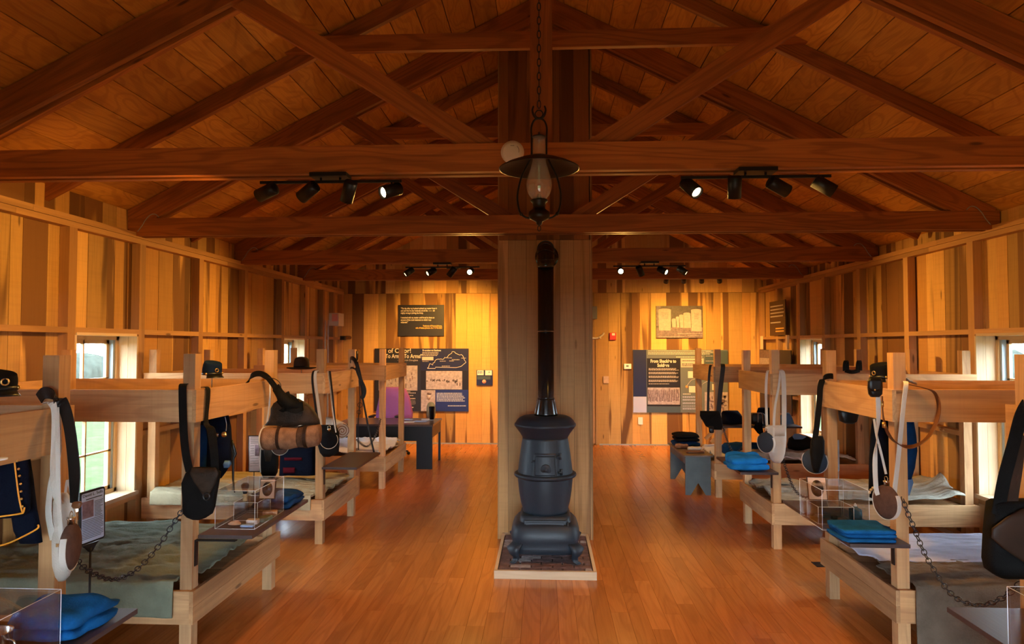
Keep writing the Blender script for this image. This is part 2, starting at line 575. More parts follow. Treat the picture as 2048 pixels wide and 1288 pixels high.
# ceiling: grooved sheathing running the length of the building
mb = MB()
for s in (-1, 1):
    d = 0.0
    while d < 3.75:
        w = 0.178
        d1 = min(d + w, 3.75)
        y = YF - 0.2
        while y < YB + 0.2:
            l = 2.25
            yb = min(y + l, YB + 0.2)
            c = Vector((XC + s * (d + d1) / 2, 0, RIDGE - SL * (d + d1) / 2 + 0.012))
            t = Vector((s, 0, -SL)).normalized()
            nrm = Vector((s * SL, 0, 1)).normalized()
            mb.board(c + Vector((0, y, 0)), c + Vector((0, yb, 0)), t * ((d1 - d) / 2 / math.cos(math.atan(SL)) - 0.003), nrm * 0.01)
            y += l
        d = d1
    a = Vector((XC, 0, RIDGE + 0.06))
    t = Vector((s * 3.8, 0, -SL * 3.8))
    mb.board(a + t / 2 + Vector((0, YF - 0.25, 0)), a + t / 2 + Vector((0, YB + 0.25, 0)), t / 2,
             Vector((s * SL, 0, 1)).normalized() * 0.025, 1)
mb.build('ceiling', ['ceiling_ply', 'dark_gap'], kind='structure')


def random_splits(a, b, lo, hi):
    out = [a]
    while out[-1] < b - 1e-4:
        w = RND.uniform(lo, hi)
        nx = out[-1] + w
        if b - nx < lo:
            nx = b
        out.append(nx)
    return out


def side_wall(sgn, name):
    xf = XL if sgn < 0 else XR
    xb = xf + sgn * 0.07
    brk = sorted([YF, YB] + [v for (s, a, b) in WINS if s == sgn for v in (a, b)])
    mb = MB()
    ztop = roof_z(xb) - 0.01
    for i in range(len(brk) - 1):
        isw = any(s == sgn and abs(a - brk[i]) < 1e-6 for (s, a, b) in WINS)
        spans = [(0, WIN_Z0 - 0.03), (WIN_Z1 + 0.03, 2.45)] if isw else [(0, 2.45)]
        spans.append((2.45, ztop))
        for (z0, z1) in spans:
            sp = random_splits(brk[i], brk[i + 1], 0.09, 0.24)
            for a, b in zip(sp, sp[1:]):
                dx = RND.uniform(0, 0.006)
                mb.board((xb + sgn * (0.012 + dx), (a + b) / 2, z0 + 0.001), (xb + sgn * (0.012 + dx), (a + b) / 2, z1),
                         (0, (b - a) / 2 - 0.0018, 0), (0.012, 0, 0))
        z0, z1 = (0, WIN_Z0 - 0.03), (WIN_Z1 + 0.03, ztop + 0.05)
        for (p, q) in ([z0, z1] if isw else [(0, ztop + 0.05)]):
            xa, xc = sorted((xb + sgn * 0.03, xb + sgn * 0.17))
            e0 = 0.03 if i > 0 else 0
            e1 = 0.03 if i < len(brk) - 2 else 0
            e0, e1 = (-e0, -e1) if isw else (e0, e1)
            mb.box(xa, xc, brk[i] + e0, brk[i + 1] - e1, p, q, 1)
    o = mb.build(name, ['wall_boards', 'dark_gap'], kind='structure', loc=(0, 0, 0))
    # framing
    xa, xc = sorted((xf, xb))
    studs = {-1: [0.78, 1.60, 2.65, 3.62, 4.61, 5.44, 6.4, 7.39, 8.45, 9.29, 10.05, 10.55, 11.0],
             1: [0.93, 1.75, 2.7, 3.75, 4.79, 5.62, 6.6, 7.58, 8.52, 9.33, 10.2, 11.0]}[sgn]
    for y in studs:
        m = MB()
        m.box(xa, xc, y - 0.04, y + 0.04, 0.0401, 2.4249, axis=2)
        m.build('stud', 'stud_wood', o)
    for (z0, z1) in ((2.425, 2.465), (2.468, 2.51)):
        m = MB()
        y = YF
        while y < YB:
            yb = min(y + RND.uniform(2.2, 3.4), YB)
            m.box(xa, xc, y, yb - 0.002, z0, z1, axis=1)
            y = yb
        m.build('top_plate', 'stud_wood', o)
    for a, b in zip(studs, studs[1:]):
        isw = any(s == sgn and a - 0.1 < (p + q) / 2 < b + 0.1 for (s, p, q) in WINS)
        m = MB()
        m.box(xa, xc, a + 0.04, b - 0.04, 1.685, 1.725, axis=1)
        m.build('girt', 'stud_wood', o)
        m = MB()
        if isw:
            m.box(xa, xc, a + 0.04, b - 0.04, 0.36, 0.40, axis=1)
        else:
            m.box(xa, xc, a + 0.04, b - 0.04, 0.855, 0.895, axis=1)
        m.build('girt', 'stud_wood', o)
    m = MB()
    m.box(xa, xc, YF, YB, 0, 0.04, axis=1)
    m.build('bottom_plate', 'stud_wood', o)
    return o


side_wall(-1, 'wall_left')
side_wall(1, 'wall_right')

mb = MB()
sp = random_splits(XL - 0.07, XR + 0.07, 0.10, 0.25)
for a, b in zip(sp, sp[1:]):
    dx = RND.uniform(0, 0.005)
    c = (a + b) / 2
    mb.board((c, YB + 0.012 + dx, 0.001), (c, YB + 0.012 + dx, 2.44), ((b - a) / 2 - 0.0012, 0, 0), (0, 0.012, 0))
sp = random_splits(XL - 0.07, XR + 0.07, 0.10, 0.25)
for a, b in zip(sp, sp[1:]):
    dx = RND.uniform(0, 0.005)
    c = (a + b) / 2
    mb.board((c, YB + 0.012 + dx, 2.444), (c, YB + 0.012 + dx, max(roof_z(a), roof_z(b)) + 0.02), ((b - a) / 2 - 0.0012, 0, 0), (0, 0.012, 0))
mb.box(XL - 0.24, XR + 0.24, YB + 0.03, YB + 0.2, 0, 2.7, 1)
mb.add([(XL - 0.3, YB + 0.03, 2.6), (XR + 0.3, YB + 0.03, 2.6), (XC, YB + 0.03, 4.5), (XL - 0.3, YB + 0.2, 2.6), (XR + 0.3, YB + 0.2, 2.6), (XC, YB + 0.2, 4.5)],
       [(0, 1, 2), (3, 5, 4), (0, 3, 4, 1), (1, 4, 5, 2), (2, 5, 3, 0)], 1)
mb.build('wall_back', ['wall_boards', 'dark_gap'], kind='structure', loc=(0, 0, 0))

# front wall behind the camera, with an unseen open doorway added to let daylight in
mb = MB()
DX0, DX1, DZ = -1.0, 1.2, 1.80
for (x0, x1, z0, z1) in ((XL - 0.2, DX0, 0, 2.7), (DX1, XR + 0.2, 0, 2.7), (DX0, DX1, DZ, 2.7)):
    mb.box(x0, x1, YF - 0.14, YF, z0, z1, 0, axis=2)
mb.add([(XL - 0.3, YF - 0.14, 2.7), (XR + 0.3, YF - 0.14, 2.7), (XC, YF - 0.14, 4.5), (XL - 0.3, YF, 2.7), (XR + 0.3, YF, 2.7), (XC, YF, 4.5)],
       [(0, 2, 1), (3, 4, 5), (0, 1, 4, 3), (1, 2, 5, 4), (2, 0, 3, 5)], 0)
mb.build('wall_front', ['wall_boards'], kind='structure', loc=(0, 0, 0))
mb = MB()
for (x0, x1, z0, z1) in ((DX0 - 0.06, DX0, 0, DZ + 0.06), (DX1, DX1 + 0.06, 0, DZ + 0.06), (DX0, DX1, DZ, DZ + 0.06)):
    mb.box(x0, x1, YF, YF + 0.03, z0, z1)
mb.build('unseen_door', 'stud_wood', kind='structure', loc=(0.2, YF, 0))


def window(idx, sgn, a, b):
    xf = XL if sgn < 0 else XR
    xo = xf + sgn * 0.15                       # plane of the sash
    X = lambda p, q: sorted((p, q))
    m = MB()                                   # boarded reveal and sill
    for (ya, yb) in ((a - 0.02, a), (b, b + 0.02)):
        for k in range(2):
            p, q = X(xf + sgn * (0.075 * k - 0.004), xf + sgn * (0.075 * (k + 1) - 0.006))
            m.box(p, q, ya, yb, WIN_Z0, WIN_Z1, axis=2)
    p, q = X(xf - sgn * 0.004, xf + sgn * 0.20)
    m.box(p, q, a, b, WIN_Z1, WIN_Z1 + 0.02, axis=1)
    p, q = X(xf - sgn * 0.022, xf + sgn * 0.20)
    m.box(p, q, a - 0.03, b + 0.03, WIN_Z0 - 0.03, WIN_Z0, axis=1)
    o = m.build('window_%d' % idx, 'pale_wood', kind='structure', loc=((xf, (a + b) / 2, WIN_Z0)))
    m = MB()                                   # outer frame and vinyl channel
    for (ya, yb, z0, z1) in ((a, a + 0.03, WIN_Z0, WIN_Z1), (b - 0.03, b, WIN_Z0, WIN_Z1), (a, b, WIN_Z1 - 0.03, WIN_Z1), (a, b, WIN_Z0, WIN_Z0 + 0.03)):
        p, q = X(xo - sgn * 0.005, xo + sgn * 0.07)
        m.box(p, q, ya, yb, z0, z1)
    m.build('window_frame', 'sash_wood', o)
    m = MB()
    for (ya, yb) in ((a + 0.03, a + 0.055), (b - 0.055, b - 0.03)):
        p, q = X(xo + sgn * 0.008, xo + sgn * 0.065)
        m.box(p, q, ya, yb, WIN_Z0 + 0.03, WIN_Z1 - 0.03)
    m.build('side_channel', 'vinyl', o)
    zm = (WIN_Z0 + WIN_Z1) / 2
    for (z0, z1, dx) in ((WIN_Z0 + 0.03, zm + 0.02, 0.012), (zm - 0.02, WIN_Z1 - 0.03, 0.042)):
        m = MB()
        ya, yb = a + 0.055, b - 0.055
        p, q = X(xo + sgn * dx, xo + sgn * (dx + 0.024))
        for (u0, u1, v0, v1) in ((ya, ya + 0.03, z0, z1), (yb - 0.03, yb, z0, z1), (ya, yb, z0, z0 + 0.03), (ya, yb, z1 - 0.03, z1)):
            m.box(p, q, u0, u1, v0, v1)
        cy, cz = (ya + yb) / 2, (z0 + z1) / 2
        m.box(p, q, cy - 0.007, cy + 0.007, z0, z1)
        m.box(p, q, ya, yb, cz - 0.007, cz + 0.007)
        s = m.build('sash', 'sash_wood', o)
        m = MB()
        p, q = X(xo + sgn * (dx + 0.010), xo + sgn * (dx + 0.013))
        m.box(p, q, ya + 0.025, yb - 0.025, z0 + 0.025, z1 - 0.025)
        m.build('pane', 'window_glass', s)


for i, (s_, a_, b_) in enumerate(WINS):
    window(i + 1, s_, a_, b_)

# ground outside
mb = MB()
mb.box(-60, 60, -60, 70, -0.5, -0.3)
mb.build('lawn', 'lawn', kind='structure', loc=(0, 0, -0.3))
for sx in (-1, 1):
    mb = MB()
    rows = []
    for i in range(70):
        y = -20 + i
        h = 1.3 + 0.7 * noise.noise(Vector((y * 0.35, sx * 9.0, 0))) + 0.3 * noise.noise(Vector((y * 1.3, sx * 4.0, 2)))
        rows.append(((sx * (27 + 1.5 * noise.noise(Vector((y * 0.3, 5, sx)))), y, -0.4), (1.5, 0, 0), (0, 0, h)))
    mb.loft(rows, 14, 2.0, wr=0.35, ws=1.3)
    mb.build('hedge', 'hedge', kind='structure', loc=(sx * 27, 12, -0.3))

# boxed chimney column
CX0, CX1, CY0, CY1 = -0.385, 0.385, 5.68, 6.22
mb = MB()
cuts = [-0.385, -0.305, -0.155, -0.07, 0.07, 0.125, 0.24, 0.37, 0.385]
mb.box(CX0 + 0.01, CX1 - 0.01, CY0 + 0.012, CY1, 0, 4.3, 1)
for a, b in zip(cuts, cuts[1:]):
    mb.board(((a + b) / 2, CY0 + 0.006, 0.0), ((a + b) / 2, CY0 + 0.006, 2.475), ((b - a) / 2 - 0.001, 0, 0), (0, 0.006, 0))
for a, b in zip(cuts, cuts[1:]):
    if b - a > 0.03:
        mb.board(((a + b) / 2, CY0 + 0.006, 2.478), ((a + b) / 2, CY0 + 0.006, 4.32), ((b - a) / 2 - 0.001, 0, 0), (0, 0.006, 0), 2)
for sx in (CX0, CX1):
    sp = random_splits(CY0, CY1, 0.1, 0.18)
    for a, b in zip(sp, sp[1:]):
        mb.board((sx, (a + b) / 2, 0), (sx, (a + b) / 2, 4.25), (0, (b - a) / 2 - 0.001, 0), (0.008, 0, 0))
mb.build('chimney_column', ['column_boards', 'dark_gap', 'column_top'], kind='structure', loc=(0, 5.9, 0))

# ------------------------------------------------------------------ roof trusses and rafters
def truss(y, label):
    o = thing('roof_truss', label, 'roof truss', (XC, y, 2.48), 'king-post roof trusses')
    m = MB()
    for dy in (-0.04, 0.04):
        for (a, b) in ((XL - 0.06, XR + 0.06),):
            m.box(a, b, y + dy - 0.0208, y + dy + 0.0208, 2.482, 2.625, axis=0)
    m.build('tie_beam', 'truss_wood', o)
    for s in (-1, 1):
        m = MB()
        e = 3.42
        for dy in (-0.04, 0.04):
            zt = lambda d: RIDGE - 0.006 - SL * d
            th = 0.185 / 2
            m.board((XC + s * 0.0, y + dy, zt(0) - th), (XC + s * e, y + dy, zt(e) - th), (0, 0.0192, 0), Vector((s * SL, 0, 1)).normalized() * 0.082)
        m.build('rafter', 'truss_wood', o)
        m = MB()
        p = lambda d: Vector((XC + s * d, y, 2.647 + 0.63 * (d - 0.345)))
        m.board(p(0.16), p(1.70), (0, 0.0195, 0), Vector((-s * 0.63, 0, 1)).normalized() * 0.054)
        m.build('diagonal_brace', 'truss_wood', o)
    m = MB()
    m.box(XC - 0.055, XC + 0.06, y - 0.0195, y + 0.0195, 2.50, RIDGE - 0.05, axis=2)
    m.build('king_post', 'truss_wood', o)
    return o


TY = [3.49, 5.40, 7.30, 9.20]
for y, l in zip(TY, ('nearest wooden roof truss, its tie beam carrying the white smoke detector and two spotlight bars',
                     'wooden roof truss just in front of the boxed column, second from the camera',
                     'wooden roof truss just behind the boxed column, carrying the two far spotlight bars',
                     'farthest wooden roof truss, closest to the back wall')):
    truss(y, l)
for y, l in ((2.54, 'front pair of slim rafters nearer than the smoke detector truss'),
             (4.445, 'pair of slim rafters with collar tie, between the detector truss and the column truss'),
             (6.35, 'pair of slim rafters with collar tie meeting above the boxed column'),
             (8.25, 'pair of slim rafters with collar tie between the two farthest trusses'),
             (10.15, 'pair of slim rafters with collar tie nearest the back wall')):
    o = thing('rafter_pair', l, 'rafters', (XC, y, 2.7), 'slim rafter pairs between the trusses')
    for s in (-1, 1):
        m = MB()
        zt = lambda d: RIDGE - 0.006 - SL * d - 0.057
        m.board((XC, y, zt(0)), (XC + s * 3.42, y, zt(3.42)), (0, 0.02, 0), Vector((s * SL, 0, 1)).normalized() * 0.051)
        m.build('rafter', 'truss_wood', o)
    m = MB()
    m.box(XC - 1.70, XC + 1.70, y - 0.06, y - 0.021, 3.535, 3.645, axis=0)
    m.build('collar_tie', 'truss_wood', o)

# ------------------------------------------------------------------ spotlight bars
def aim_frame(d):
    d = Vector(d).normalized()
    a = d.cross(Vector((0, 0, 1)))
    a = a.normalized() if a.length > 1e-3 else Vector((1, 0, 0))
    return d, a, d.cross(a)


def track(y, x0, x1, zb, label, heads, group, power=1.0, zp=2.462):
    """heads: (fraction along the bar, aim direction, visible lamp brightness)"""
    xm = (x0 + x1) / 2
    o = thing('spotlight_bar', label, 'spotlight bar', (xm, y, zb), group)
    m = MB()
    m.box(xm - 0.095, xm + 0.095, y - 0.05, y + 0.05, zp, zp + 0.0195)
    m.build('mounting_plate', 'black_metal', o)
    for dx in (-0.05, 0.05):
        m = MB()
        m.tube([(xm + dx, y, zb), (xm + dx, y, zp + 0.003)], 0.006, 8)
        m.build('stem', 'black_metal', o)
    m = MB()
    m.box(x0, x1, y - 0.006, y + 0.006, zb - 0.007, zb + 0.007)
    m.build('bar', 'black_metal', o)
    for (f, d, lit) in heads:
        d, a, b = aim_frame(d)
        px = x0 + (x1 - x0) * f
        piv = Vector((px, y, zb - 0.048))
        m = MB()
        m.tube([(px, y, zb - 0.004), piv], 0.005, 8)
        m.loft([(piv - d * 0.052, a * 0.002, b * 0.002), (piv - d * 0.052, a * 0.031, b * 0.031), (piv - d * 0.048, a * 0.034, b * 0.034),
                (piv + d * 0.058, a * 0.034, b * 0.034), (piv + d * 0.058, a * 0.029, b * 0.029), (piv + d * 0.048, a * 0.027, b * 0.027),
                (piv + d * 0.047, a * 0.001, b * 0.001)], 22, 2)
        h = m.build('spot_head', 'black_metal', o)
        m = MB()
        m.loft([(piv + d * 0.0475, a * 0.001, b * 0.001), (piv + d * 0.0478, a * 0.025, b * 0.025), (piv + d * 0.052, a * 0.020, b * 0.020),
                (piv + d * 0.054, a * 0.001, b * 0.001)], 18, 2)
        m.build('lamp', 'lamp_glow' if lit else 'lamp_dim', h)
        l = bpy.data.lights.new('spot_lamp', 'SPOT')
        l.energy = SPOT_W * K * K * power
        l.color = SPOT_COL
        l.spot_size, l.spot_blend = math.radians(100), 0.9
        l.shadow_soft_size = 0.03 * K
        lo = bpy.data.objects.new('spot_lamp', l)
        COL.objects.link(lo)
        lo.location = (piv + d * 0.066) * K
        lo.rotation_euler = d.to_track_quat('-Z', 'Y').to_euler()
        lo.parent = None
    return o


G1, G2 = 'spotlight bars under the nearest truss', 'spotlight bars under the truss behind the column'
track(3.45, -1.475, -0.735, 2.442, 'black spotlight bar under the nearest truss, left of the hanging lantern',
      [(0.05, (-0.9, 0.25, -0.32), 0), (0.345, (-0.8, 0.35, -0.48), 0), (0.63, (-0.35, 0.45, -0.75), 0), (0.93, (-0.62, -0.62, -0.32), 1)], G1, 0.72)
track(3.45, 0.685, 1.425, 2.442, 'black spotlight bar under the nearest truss, right of the hanging lantern',
      [(0.065, (0.42, -0.60, -0.62), 1), (0.36, (0.06, 0.35, -0.9), 0), (0.65, (0.85, 0.25, -0.40), 0), (0.95, (0.78, -0.1, -0.5), 0)], G1)
track(7.27, -1.50, -0.70, 2.436, 'black spotlight bar above the quotation sign, beyond the column on its left',
      [(0.05, (-0.7, -0.35, -0.55), 0), (0.35, (-0.66, -0.5, -0.4), 0), (0.63, (-0.55, 0.2, -0.7), 0), (0.88, (-0.10, -0.85, -0.22), 1)], G2)
track(7.27, 0.725, 1.485, 2.436, 'black spotlight bar above the gravestones photograph, beyond the column on its right',
      [(0.10, (-0.02, -0.85, -0.22), 1), (0.37, (0.35, 0.5, -0.7), 0), (0.68, (0.62, -0.5, -0.36), 1), (0.95, (0.70, -0.3, -0.55), 0)], G2)
for sx, l in ((-1, 'black spotlight bar added unseen behind the farthest truss, over the left exhibit panel'),
              (1, 'black spotlight bar half hidden behind the farthest truss, over the right exhibit panel')):
    xc = 1.25 * sx if sx < 0 else 2.0  # left bar is unseen, added to brighten the back wall
    track(9.32, xc - 0.42, xc + 0.42, 2.54 if sx > 0 else 2.60, l,
          [(f, (sx * 0.08 * k, 0.72, -0.62), 0) for k, f in enumerate((0.08, 0.36, 0.64, 0.92))], 'spotlight bars behind the farthest truss', 1.35, 2.60 if sx > 0 else 2.645)

# ------------------------------------------------------------------ bunk beds
PT = 0.062                                   # post thickness


def bunk(sgn, y0, y1, label, shelf=None, rail=(None, None), low=(None, None), hide=False):
    xa, xw = 1.79, 3.245 + (0.07 if sgn > 0 else 0)
    cx = sgn * (xa + xw) / 2
    o = thing('bunk_bed', label, 'bunk bed', (cx, (y0 + y1) / 2, 0), 'rough pine bunk beds along the side walls')
    S = lambda p, q: sorted((sgn * p, sgn * q))
    for (x, y) in ((xa, y0), (xa, y1 - PT), (xw - PT, y0), (xw - PT, y1 - PT)):
        a, b = S(x, x + PT)
        m = MB()
        h = 1.56 + RND.uniform(-0.008, 0.008)
        m.box(a, b, y, y + PT, 0, h, axis=2)
        m.build('bed_post', 'bed_wood', o)
    for (z0, z1, (ra, rb)) in ((1.208, 1.372, rail), (0.195, 0.36, low)):
        for yy in (y0 - 0.026, y1):
            a, b = S(xa - (0.0 if yy > y0 else 0.0), xw + 0.03)
            m = MB()
            m.box(a, b, yy + 0.0005, yy + 0.0255, z0, z1, axis=0)
            m.build('end_rail', 'bed_wood', o)
        ya, yb = ra if ra else y0 - 0.026, rb if rb else y1 + 0.026
        a, b = S(xa - 0.021, xa - 0.0005)
        m = MB()
        if z0 < 0.5:
            zm = z0 + 0.085
            m.box(a, b, ya, yb, z0, zm - 0.001, axis=1)
            m.box(a, b, ya, yb, zm + 0.001, z1, axis=1)
        else:
            m.box(a, b, ya, yb, z0, z1, axis=1)
        m.build('side_rail', 'bed_wood', o)
        a, b = S(xw - 0.0005, xw + 0.02)
        m = MB()
        m.box(a, b, y0, y1, z0, z1, axis=1)
        m.build('side_rail', 'bed_wood', o)
    for zd in (1.225, 0.31):
        m = MB()
        n = 5
        a0, b0 = xa + PT + 0.002, xw - PT - 0.002
        for k in range(n):
            ya = y0 + (y1 - y0) * k / n
            a, b = S(xa + 0.002, xw - 0.002)
            if k in (0, n - 1):
                a, b = S(a0, b0)
            m.box(a, b, ya + 0.004, ya + (y1 - y0) / n - 0.004, zd, zd + 0.018, axis=0)
        m.build('deck_boards', 'bed_wood', o)
    if shelf:
        ya, yb, w = shelf
        zt = 0.622
        a, b = S(xa - 0.022 - w, xa - 0.003)
        m = MB()
        m.box(a, b, ya, yb, zt - 0.018, zt, axis=1)
        sh = m.build('shelf', 'shelf_wood', o, label='dark brown shelf board on the aisle side')
        for yy in (y0 + 0.018, y1 - PT + 0.02):
            if yy > yb - 0.02:
                continue
            m = MB()
            a, b = S(xa - 0.006, xa - 0.001)
            m.box(a, b, yy, yy + 0.028, zt - 0.15, zt - 0.018)
            a, b = S(xa - w * 0.8, xa - 0.006)
            m.box(a, b, yy, yy + 0.028, zt - 0.0235, zt - 0.0185)
            m.build('bracket', 'black_metal', sh)
    return o


bunk(-1, 1.45, 2.50, 'pine bunk bed nearest the camera on the left, hung with the white haversack', (1.46, 2.50, 0.255), rail=(1.42, 2.405))
bunk(-1, 3.42, 4.50, 'pine bunk bed with olive blanket, on the left between the near window and camera', (3.47, 4.30, 0.265), rail=(None, 4.32))
bunk(-1, 5.46, 6.42, 'pine bunk bed with khaki blankets and a brown slouch hat on top', (5.42, 6.20, 0.265))
bunk(-1, 7.57, 8.64, 'pine bunk bed with white bedding beside the black desk')
bunk(1, 1.65, 2.70, 'pine bunk bed nearest the camera on the right, mostly outside the frame', (1.66, 2.66, 0.27))
bunk(1, 3.61, 4.51, 'pine bunk bed on the right with sheet tinted by painted blue daylight and brown blanket hanging down', (3.47, 4.42, 0.27))
bunk(1, 5.50, 6.33, 'pine bunk bed on the right with grey blankets and the white canvas haversack', (5.36, 6.10, 0.27))
bunk(1, 7.31, 8.26, 'pine bunk bed on the right beside the green bench')


# ------------------------------------------------------------------ blankets
def blanket(label, x0, x1, y0, y1, z, mat, near=0.0, far=0.0, aisle=0.0, amp=0.010, seed=1, ridge=None, cat='blanket', curl=0.0, thick=0.008, name='blanket', group=None, fold=0.0, bulge=0.056):
    """cloth lying on a bunk; near / far / aisle give how far it hangs over those edges"""
    if x0 > x1:
        x0, x1 = x1, x0
    sg = -1 if x1 < 0 else 1
    nu, nv = 84, 108
    vs, fs = [], []
    W, D = x1 - x0, y1 - y0
    for j in range(nv + 1):
        v = -near + (near + D + far) * j / nv
        for i in range(nu + 1):
            u = (W + aisle) * i / nu
            if sg < 0:
                x = x0 + min(u, W)
                ov = max(0, u - W)
            else:
                x = x1 - min(u, W)
                ov = max(0, u - W)
            y, zz = y0 + v, z
            nz = noise.noise(Vector((x * 3.1, y * 6.5, seed * 3.7))) + 0.6 * noise.noise(Vector((x * 7.0, y * 15.0, seed * 9.1)))
            nz += 0.5 * (1 - abs(noise.noise(Vector((x * 4.0 + y * 3, y * 9.0 - x * 2, seed * 1.3)))) * 2) ** 3
            nz += 0.55 * (1 - 2.2 * abs(noise.noise(Vector((x * 3.0 + 7 * noise.noise(Vector((x * 1.3, y * 1.3, seed))), y * 17.0, seed * 2.9))))) + 0.25 * noise.noise(Vector((x * 9, y * 34.0, seed * 4.4)))
            k = amp * nz
            tv = min(max((v - 0.07) / 0.05, 0), 1) * min(max((D - 0.07 - v) / 0.05, 0), 1)
            x += (-sg) * bulge * tv * max(0, u / W) ** 8
            if curl:
                e = (max(0, 1 - u / 0.45) ** 1.3) * max(0, 1 - abs(v - D * 0.35) / 0.7)
                k += curl * e * (0.7 + 0.5 * noise.noise(Vector((x * 5, y * 5, seed))))
            if fold:
                k += fold * max(0, noise.noise(Vector((x * 2.6 + 3, y * 3.0, seed * 2.2)))) ** 1.2
            if ridge is not None:
                k += 0.012 * (0.5 + 0.5 * math.tanh((v - ridge) * 60))
            if v < 0:
                y = y0 - 0.012 - 0.008 * noise.noise(Vector((x * 9, v * 5, seed))) - (0.004 if v < -0.02 else 0)
                zz = z + v + 0.006 * noise.noise(Vector((x * 5, 1, seed))) * (-v / max(near, 1e-3))
                k *= max(0, 1 + v / 0.03)
            elif v > D:
                y, zz = y1 + 0.012, z - (v - D)
            if ov > 0:
                x = (x1 + 0.010 if sg < 0 else x0 - 0.010) + 0.01 * noise.noise(Vector((y * 9, ov * 5, seed)))
                zz = min(zz, z) - ov
            vs.append((x, y, zz + k))
    for j in range(nv):
        for i in range(nu):
            a = j * (nu + 1) + i
            fs.append((a, a + 1, a + nu + 2, a + nu + 1))
    m = MB()
    m.add(vs, fs, 0, True)
    return one(m, name, mat, label, cat, ((x0 + x1) / 2, (y0 + y1) / 2, z), group, solid=thick)


blanket('olive green wool blanket spread on the left bunk behind the chained-off near bunk', -1.862, -3.178, 3.382, 4.47, 0.405, 'blanket_olive', near=0.165, seed=3, ridge=0.46, amp=0.017)
blanket('rumpled khaki blanket on the bunk under the slouch hat', -1.862, -3.176, 5.40, 6.40, 0.385, 'blanket_khaki', near=0.07, amp=0.014, seed=5, curl=0.07, fold=0.05)
blanket('khaki blanket end hanging off the bunk below the blue folded cloth', -1.862, -2.12, 5.395, 5.75, 0.392, 'blanket_khaki', near=0.10, amp=0.022, seed=15, fold=0.05, bulge=0.0)
blanket('white crumpled sheet on the bunk beside the black desk', -1.862, -3.17, 7.60, 8.60, 0.392, 'sheet_white', amp=0.026, seed=8, fold=0.05, cat='sheet', name='bed_sheet')
blanket('brown wool blanket draped down over the near end of the right bunk', 1.858, 3.24, 3.575, 3.98, 0.395, 'blanket_taupe', near=0.36, seed=11, amp=0.012)
blanket('pale sheet with blue daylight in its colour on the right bunk with the chain across it', 1.858, 3.24, 3.94, 4.49, 0.402, 'sheet_daylit', seed=12, amp=0.009, cat='sheet', name='bed_sheet')
blanket('grey green blanket curled up on the bunk behind the brown canteen', 1.862, 3.24, 5.47, 6.32, 0.385, 'blanket_grey', amp=0.015, seed=21, curl=0.17, fold=0.06)
blanket('grey folded blanket hanging off the aisle corner under the dark shelf', 1.862, 2.10, 5.98, 6.33, 0.375, 'blanket_grey', amp=0.024, seed=23, aisle=0.0, fold=0.05)
blanket('white rumpled sheet on the bunk beside the green bench', 1.862, 3.24, 7.33, 8.24, 0.392, 'sheet_white', amp=0.030, seed=27, fold=0.06, cat='sheet', name='bed_sheet')
blanket('grey brown blanket heaped on the white sheet behind the white haversack', 2.10, 3.05, 7.36, 7.80, 0.445, 'blanket_grey', amp=0.03, seed=29, fold=0.06, near=0.05, bulge=0.0)

# ------------------------------------------------------------------ stove, flue and hearth
HX0, HX1, HY0, HY1 = -0.352, 0.350, 4.72, 5.672
o = thing('stove_hearth', 'low brick hearth pad in a pale wooden frame under the black stove', 'hearth', ((HX0 + HX1) / 2, (HY0 + HY1) / 2, 0))
for (a, b, c, d) in ((HX0, HX1, HY0, HY0 + 0.024), (HX0, HX1, HY1 - 0.024, HY1), (HX0, HX0 + 0.022, HY0 + 0.0245, HY1 - 0.0245), (HX1 - 0.022, HX1, HY0 + 0.0245, HY1 - 0.0245)):
    m = MB()
    m.box(a, b, c, d, 0, 0.055)
    m.build('frame_board', 'pale_wood', o)
m = MB()
m.box(HX0 + 0.022, HX1 - 0.022, HY0 + 0.024, HY1 - 0.024, 0.0, 0.040, 2)
y, r = HY0 + 0.026, 0
while y < HY1 - 0.05:
    x = HX0 + 0.024 - (0.07 if r % 2 else 0)
    while x < HX1 - 0.024:
        a, b = max(x, HX0 + 0.024), min(x + 0.148, HX1 - 0.024)
        if b - a > 0.02:
            m.loft([((a + b) / 2 * Vector((1, 0, 0)) + Vector((0, y + 0.032, z)), Vector(((b - a) / 2 - 0.003 - e, 0, 0)), Vector((0, 0.032 - e, 0)))
                    for (z, e) in ((0.03, 0), (0.048 + RND.uniform(-0.002, 0.002), 0.0), (0.052, 0.004))], 16, 9, 0 if RND.random() < 0.72 else 1, False)
        x += 0.150
    y += 0.0675
    r += 1
m.build('brick_bed', ['brick', 'brick_pale', 'mortar'], o)

SX, SY = 0.0, 5.10
o = thing('pot_belly_stove', 'black cast iron pot-belly stove on the brick hearth in front of the column', 'stove', (SX, SY, 0.055))
c = (SX, SY, 0)
m = MB()
m.lathe([(0.05, 0.36), (0.165, 0.372), (0.166, 0.392), (0.182, 0.45), (0.195, 0.53), (0.203, 0.615), (0.205, 0.645), (0.203, 0.66), (0.195, 0.73),
         (0.183, 0.82), (0.170, 0.905), (0.168, 0.922)], c, 48)
m.build('body', 'stove_iron', o)
m = MB()
m.lathe([(0.166, 0.915), (0.172, 0.926), (0.186, 0.950), (0.212, 0.985), (0.222, 0.998), (0.228, 1.005), (0.229, 1.015), (0.224, 1.022),
         (0.218, 1.028), (0.208, 1.045), (0.19, 1.062), (0.165, 1.074), (0.120, 1.078), (0.02, 1.08)], c, 48)
m.build('crown', 'stove_iron', o)
m = MB()
m.lathe([(0.200, 0.625), (0.215, 0.628), (0.226, 0.636), (0.231, 0.646), (0.228, 0.656), (0.218, 0.662), (0.200, 0.664)], c, 48)
m.build('belt', 'stove_iron', o)
